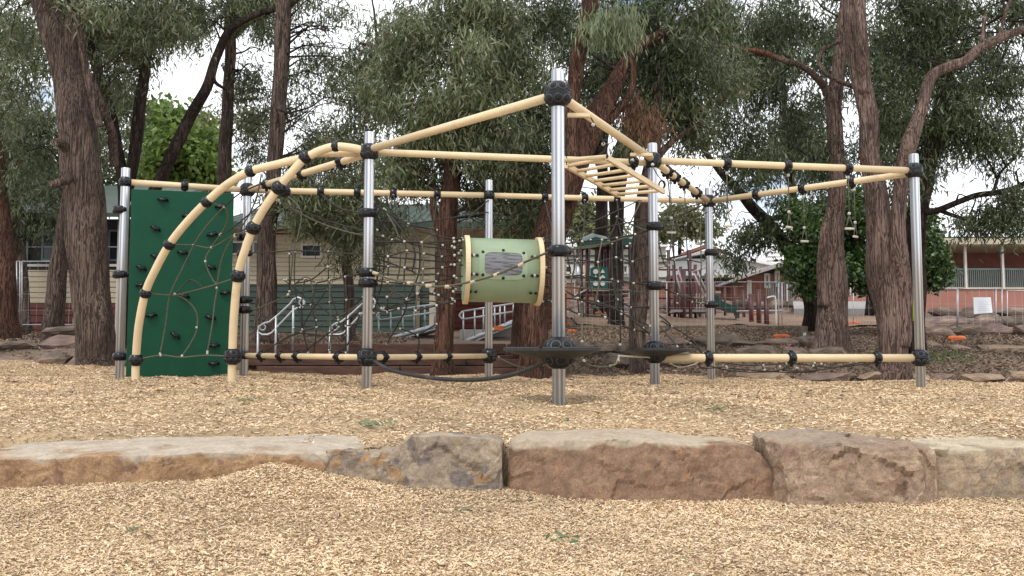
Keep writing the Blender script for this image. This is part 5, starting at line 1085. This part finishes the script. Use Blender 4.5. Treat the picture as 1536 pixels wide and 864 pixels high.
for (fx,fz,n_) in ((.3,.76,12),(.7,.76,3),(.3,.5,3),(.7,.5,4),(.3,.22,10),(.7,.22,6)):
    m_ = MB(); c = (A[0]+dx*fx, A[1]+dz*fz); r_ = .085; m_.prism([(c[0]+r_*math.cos(math.pi/2+6.283*k/n_), c[1]+r_*math.sin(math.pi/2+6.283*k/n_)) for k in range(n_)], 30.78, 30.815); m_.build('shape', M['whitepaint'], pnl)
def bars(p, u0, u1, v0, v1, n, yy=30.9, m='palebar', rungs=False):
    for k in range(n):
        if rungs: v = v0+(v1-v0)*k/(n-1); MB().tube([(q(u0,yy),yy,h(v,yy)),(q(u1,yy),yy,h(v,yy))], .016, 6).build('bar', M[m], p)
        else: u = u0+(u1-u0)*k/(n-1); MB().tube([(q(u,yy),yy,h(v1,yy)),(q(u,yy),yy,h(v0,yy))], .016, 6).build('bar', M[m], p)
bars(pt, 919, 944, 399, 431, 8); bars(pt, 919, 944, 399, 431, 2, rungs=True); bars(pt, 919, 944, 434, 474, 7, rungs=True); bars(pt, 919, 944, 434, 474, 2)
for v in (372,): MB().tube([(q(866,31),31,h(v,31)),(q(975,31),31,h(v,31))], .04, 6).build('top_bar', M['burg'], pt)
MB().tube([(q(866,31),31,h(430,31)),(q(881,31),31,h(434,31)),(q(870,30.6),30.6,h(441,31))], .03, 6).build('grab_bar', M['palebar'], pt)
MB().tube([(q(867.5,30),30,h(428,30)),(q(867.5,30),30,h(400,30))], .07, 8).build('pale_tube', M['galv'], pt); MB().tube([(q(877,31),31,h(438,31)),(q(877,31),31,h(398,31))], .05, 8).build('pale_post', M['creamtrim'], pt)
p2 = thing('play_posts', 'cluster of burgundy play posts with pale handrails and a green slide', 'play equipment', W(1035,476,31))
for (u,v,vb,yy) in ((1004,375,475,31),(1012,397,474,30.5),(1022,400,472,32),(1027,405,480,30),(1036,375,483,29.5),(1044,397,472,31),(1019,412,474,31.5),(1050,405,470,32)): post(p2, u, v, vb, yy)
for (u,v,vb,yy) in ((962,398,474,33),(985,420,474,33),(1060,410,474,32),(1072,424,474,33),(1088,430,474,33),(1103,428,476,32.5),(1116,436,478,31)): post(p2, u, v, vb, yy, .05)
for v in (404,430,447,462): MB().tube([(q(962,33),33,h(v,33)),(q(1116,33) if v > 425 else q(1050,33),33,h(v+1,33))], .035, 6).build('rail', M['burg'], p2)
for L_ in ([(1013,408),(1024,446)],[(1018,404),(1029,440)],[(1042,410),(1060,450)],[(1046,404),(1064,446)],[(1004,388),(1036,380),(1060,372)],[(1040,408),(1060,401)],[(985,402),(1006,398)]):
    MB().tube([(q(u,30.5),30.5,h(v,30.5)) for u,v in L_], .03, 6).build('handrail', M['palebar' if L_[0][1]>400 else 'burg'], p2)
MB().bx(q(1008,30.5),q(1062,30.5),30,31.5,h(469,30.5),h(465.5,30.5)).build('deck', M['palebar'], p2); MB().bx(q(1026,30.4),q(1040,30.4),30.3,30.36,h(462,30.4),h(430,30.4)).build('board', M['burg'], p2)
bars(p2, 1045, 1064, 440, 478, 5); bars(p2, 1041, 1062, 446, 470, 4, rungs=True)
c_ = spline([(q(u,29.5),29.5,h(v,29.5)) for u,v in ((1066,446),(1074,452),(1084,461),(1096,465),(1105,467),(1106,475))], 4); m_ = MB(); n_ = len(c_); vs = []
for p_ in c_:
    for (dy,dz_) in ((-.3,.14),(-.27,.14),(-.24,-.02),(.24,-.02),(.27,.14),(.3,.14),(.3,-.06),(-.3,-.06)): vs.append(p_+Vector((0,dy,dz_)))
m_.add(vs, [(i*8+k,(i+1)*8+k,(i+1)*8+(k+1)%8,i*8+(k+1)%8) for i in range(n_-1) for k in range(8)]+[tuple(range(8)), tuple(reversed(range((n_-1)*8,n_*8)))]); m_.build('slide', M['darkgreen'], p2)
p3 = thing('play_posts', 'three short burgundy posts with a pale looped bar right of the green slide', 'play equipment', W(1138,484,28))
for (u,v,vb,yy) in ((1127,441,480,28.5),(1138.5,434,486,27.5),(1150,443,486,27.5)): post(p3, u, v, vb, yy, .075)
MB().tube(spline([(q(u,27.4),27.4,h(v,27.4)) for u,v in ((1151,447),(1160,445),(1164,450),(1164,490))],4), .028, 6).build('looped_bar', M['whitepaint'], p3)
MB().tube([(q(1105,29),29,h(467,29)),(q(1175,29),29,h(466,29))], .03, 6).build('low_bar', M['palebar'], p3)
# sleeper edging and short bollard post
sl = thing('sleeper_edging', 'weathered timber sleepers edging the far playground', 'garden edging', W(1000,490,26.4))
for (v0,v1,Yq) in ((488,492.5,26.5),(492.8,498,26.1)):
    for u0 in range(845,1215,46):
        a,b = W(u0,v0,Yq),W(u0+45.4,v1,Yq); bevel(MB().box(((a.x+b.x)/2,Yq,(a.z+b.z)/2),(b.x-a.x,.12,a.z-b.z)).build('sleeper', M['greysleeper'], sl, loc=((a.x+b.x)/2,Yq,(a.z+b.z)/2)), .01, 1)
for u0 in (1290,):
    for v in (492,500): a,b = W(1290,v,24),W(1400,v+4,24); MB().box(((a.x+b.x)/2,24,(a.z+b.z)/2),(b.x-a.x,.12,a.z-b.z)).build('sleeper', M['greysleeper'], sl)
bo = thing('bollard', 'short squat timber post with a slot beside the right hand gum trunk', 'post', W(1206,517,22))
bevel(MB().bx(bx_(1200.5,22),bx_(1211.5,22),22,22.17,zz(520,22),zz(489,22)).build('post', M['greysleeper'], bo), .012, 1); MB().bx(bx_(1204,22),bx_(1208.5,22),21.985,22.0,zz(508,22),zz(499,22)).build('plate', M['galv'], bo)

# ------------------------------------------------------------------ temporary fencing, orange feet
def fence(name, label, us_, Y, vt, vb, mesh=True):
    t = thing(name, label, 'temporary fence', W(us_[0],vb,Y), 'temporary fence panels')
    for u in us_: MB().tube([W(u,vb,Y),W(u,vt,Y)], .013, 6).build('upright', M['galv'], t)
    a,b = us_[0],us_[-1]
    for v in (vt,vb-3): MB().tube([W(a,v,Y),W(b,v,Y)], .012, 6).build('frame_rail', M['galv'], t)
    if mesh:
        m_ = MB(); A, B = W(a,vt,Y), W(b,vb,Y); n = int((B.x-A.x)/.16)
        for k in range(1,n): x = A.x+(B.x-A.x)*k/n; m_.bx(x-.0018,x+.0018,Y-.002,Y+.002,B.z,A.z)
        n = int((A.z-B.z)/.3)
        for k in range(1,n): z = B.z+(A.z-B.z)*k/n; m_.bx(A.x,B.x,Y-.006,Y-.003,z-.0018,z+.0018)
        m_.build('wire_mesh', M['galv'], t, kind='stuff')
fence('temporary_fence', 'temporary mesh fence behind the left trunks', (-40,25,30), 19.8, 392, 492); fence('temporary_fence', 'temporary mesh fence between the leaning trunk and the massive trunk', (33,111,115), 19.8, 392, 490)
fence('temporary_fence', 'temporary mesh fence crossing in front of the burgundy posts', (862,1000,1168), 26.0, 423, 500); fence('temporary_fence', 'temporary mesh fence panel between the bush and the left of the two right trunks', (1173,1280,1382), 27.0, 424, 500)
fence('temporary_fence', 'temporary mesh fence left of the paper sign, below the salmon wall', (1386,1435.5), 22.9, 433, 502); fence('temporary_fence', 'temporary mesh fence carrying the paper sign', (1437,1494,1503), 22.9, 433, 502); fence('temporary_fence', 'temporary mesh fence at the far right edge', (1511,1600), 22.9, 436, 502)
fm = MB()
fm.tube([Vector((-.36,0,0)),Vector((-.3,0,.0)),Vector((-.12,0,.02)),Vector((0,0,.03)),Vector((.12,0,.02)),Vector((.3,0,.0)),Vector((.36,0,0))],[.05,.1,.095,.075,.095,.1,.05],8)
fm.box((0,0,-.05),(.6,.22,.07)); fmesh = fm.mesh('fence_foot'); fmesh.materials.append(M['orange'])
for (u,v,Y,lab,s,rz) in ((33,479,19.6,'orange fence foot at the base of the leftmost trunks',.85,.3),(107,471,19.6,'orange fence foot beside the massive trunk on the rocks',.9,0),(858,497,25.8,'orange fence foot hanging below the twin uprights behind the tallest post',.75,.8),
    (901,470,30,'orange fence foot under the far play tower',.6,0),(1136,471,28.8,'orange fence foot between the three burgundy posts',.6,.4),(1172,505,25.8,'orange fence foot on the sleepers left of the bollard',.95,.1),
    (1205,451,37,'orange fence foot on the grey path, small and far',1.3,0),(1280,485,26.5,'orange fence foot in the gap between the two right trunks, lower one',.8,.1),(1305,466,31,'orange fence foot in the gap between the two right trunks, upper one',.8,.1),
    (1435,508,24.8,'orange fence foot right of the rightmost post',1.1,.2),(109,482+10,19.4,'orange fence foot low at the massive trunk',.6,.4),(850,486,29,'orange fence foot left of the sleepers',.5,.1)):
    Y = min(np.arange(17, 44, .1), key=lambda yy: abs(W(u,v+2,yy).z-float(z_far(np.array(W(u,v,yy).x),np.array(yy)))-.02)+.002*abs(yy-Y))
    p = W(u,v,float(Y)); s *= Y/25*.66; o = mesh_obj('fence_foot', fmesh, None, None, p); o.scale = (s,s,s); o.rotation_euler = (0,0,rz); tag(o, lab, 'fence foot', 'orange feet of the temporary fences')
# paper sign
t = thing('paper_sign', 'white curling paper notice fixed to the temporary fence', 'sign', W(1473,458,22.8)); a, b = W(1460,446,22.8), W(1487,471,22.8); m_ = MB(); vs = []
for i in range(9):
    for j in range(9): fx, fz = i/8, j/8; vs.append((a.x+(b.x-a.x)*fx+.03*fz*fx*(1-fz), 22.8-.05*math.sin(fx*3)*fz-.06*fx*(1-fz)**2, b.z+(a.z-b.z)*fz+.03*fx*(1-fz)))
m_.add(vs, [(i*9+j,(i+1)*9+j,(i+1)*9+j+1,i*9+j+1) for i in range(8) for j in range(8)], True); sh_ = m_.build('sheet', M['paper'], t)
m_ = MB()
for k in range(6): z = b.z+(a.z-b.z)*(.2+.11*k); m_.bx(a.x+.07,b.x-.06-.05*(k%3),22.70,22.705,z,z+.006)
m_.build('print_lines', M['ink'], sh_)
tag(MB().lathe(W(1371.5,465,17.0), [(.02,-.2),(.045,-.2),(.045,.17),(.02,.2)], 8).build('marker_sleeve', M['hivis']), 'fluorescent yellow green sleeve just left of the rightmost post', 'marker')
# stacked fence panels lying right
t = thing('stacked_fence_panels', 'blue grey fence panels lying flat in a stack at the right edge', 'fence panels', W(1490,515,22))
for k in range(5):
    p = W(1500,513-k*1.6,22.2+.2*k); o = MB()
    for (dx,dy,sx,sy) in ((0,-.75,3.0,.05),(0,.75,3.0,.05),(-1.5,0,.05,1.5),(1.5,0,.05,1.5),(0,0,.04,1.5)): o.box(p+Vector((dx+.2*math.sin(k*2),dy,0)), (sx,sy,.035))
    o.build('panel_frame', M['tealtrim'], t)

# ------------------------------------------------------------------ render settings (kept light)
S.render.engine = 'CYCLES'; S.cycles.max_bounces = 6; S.cycles.transparent_max_bounces = 4; S.render.resolution_x = 1024; S.render.resolution_y = 576
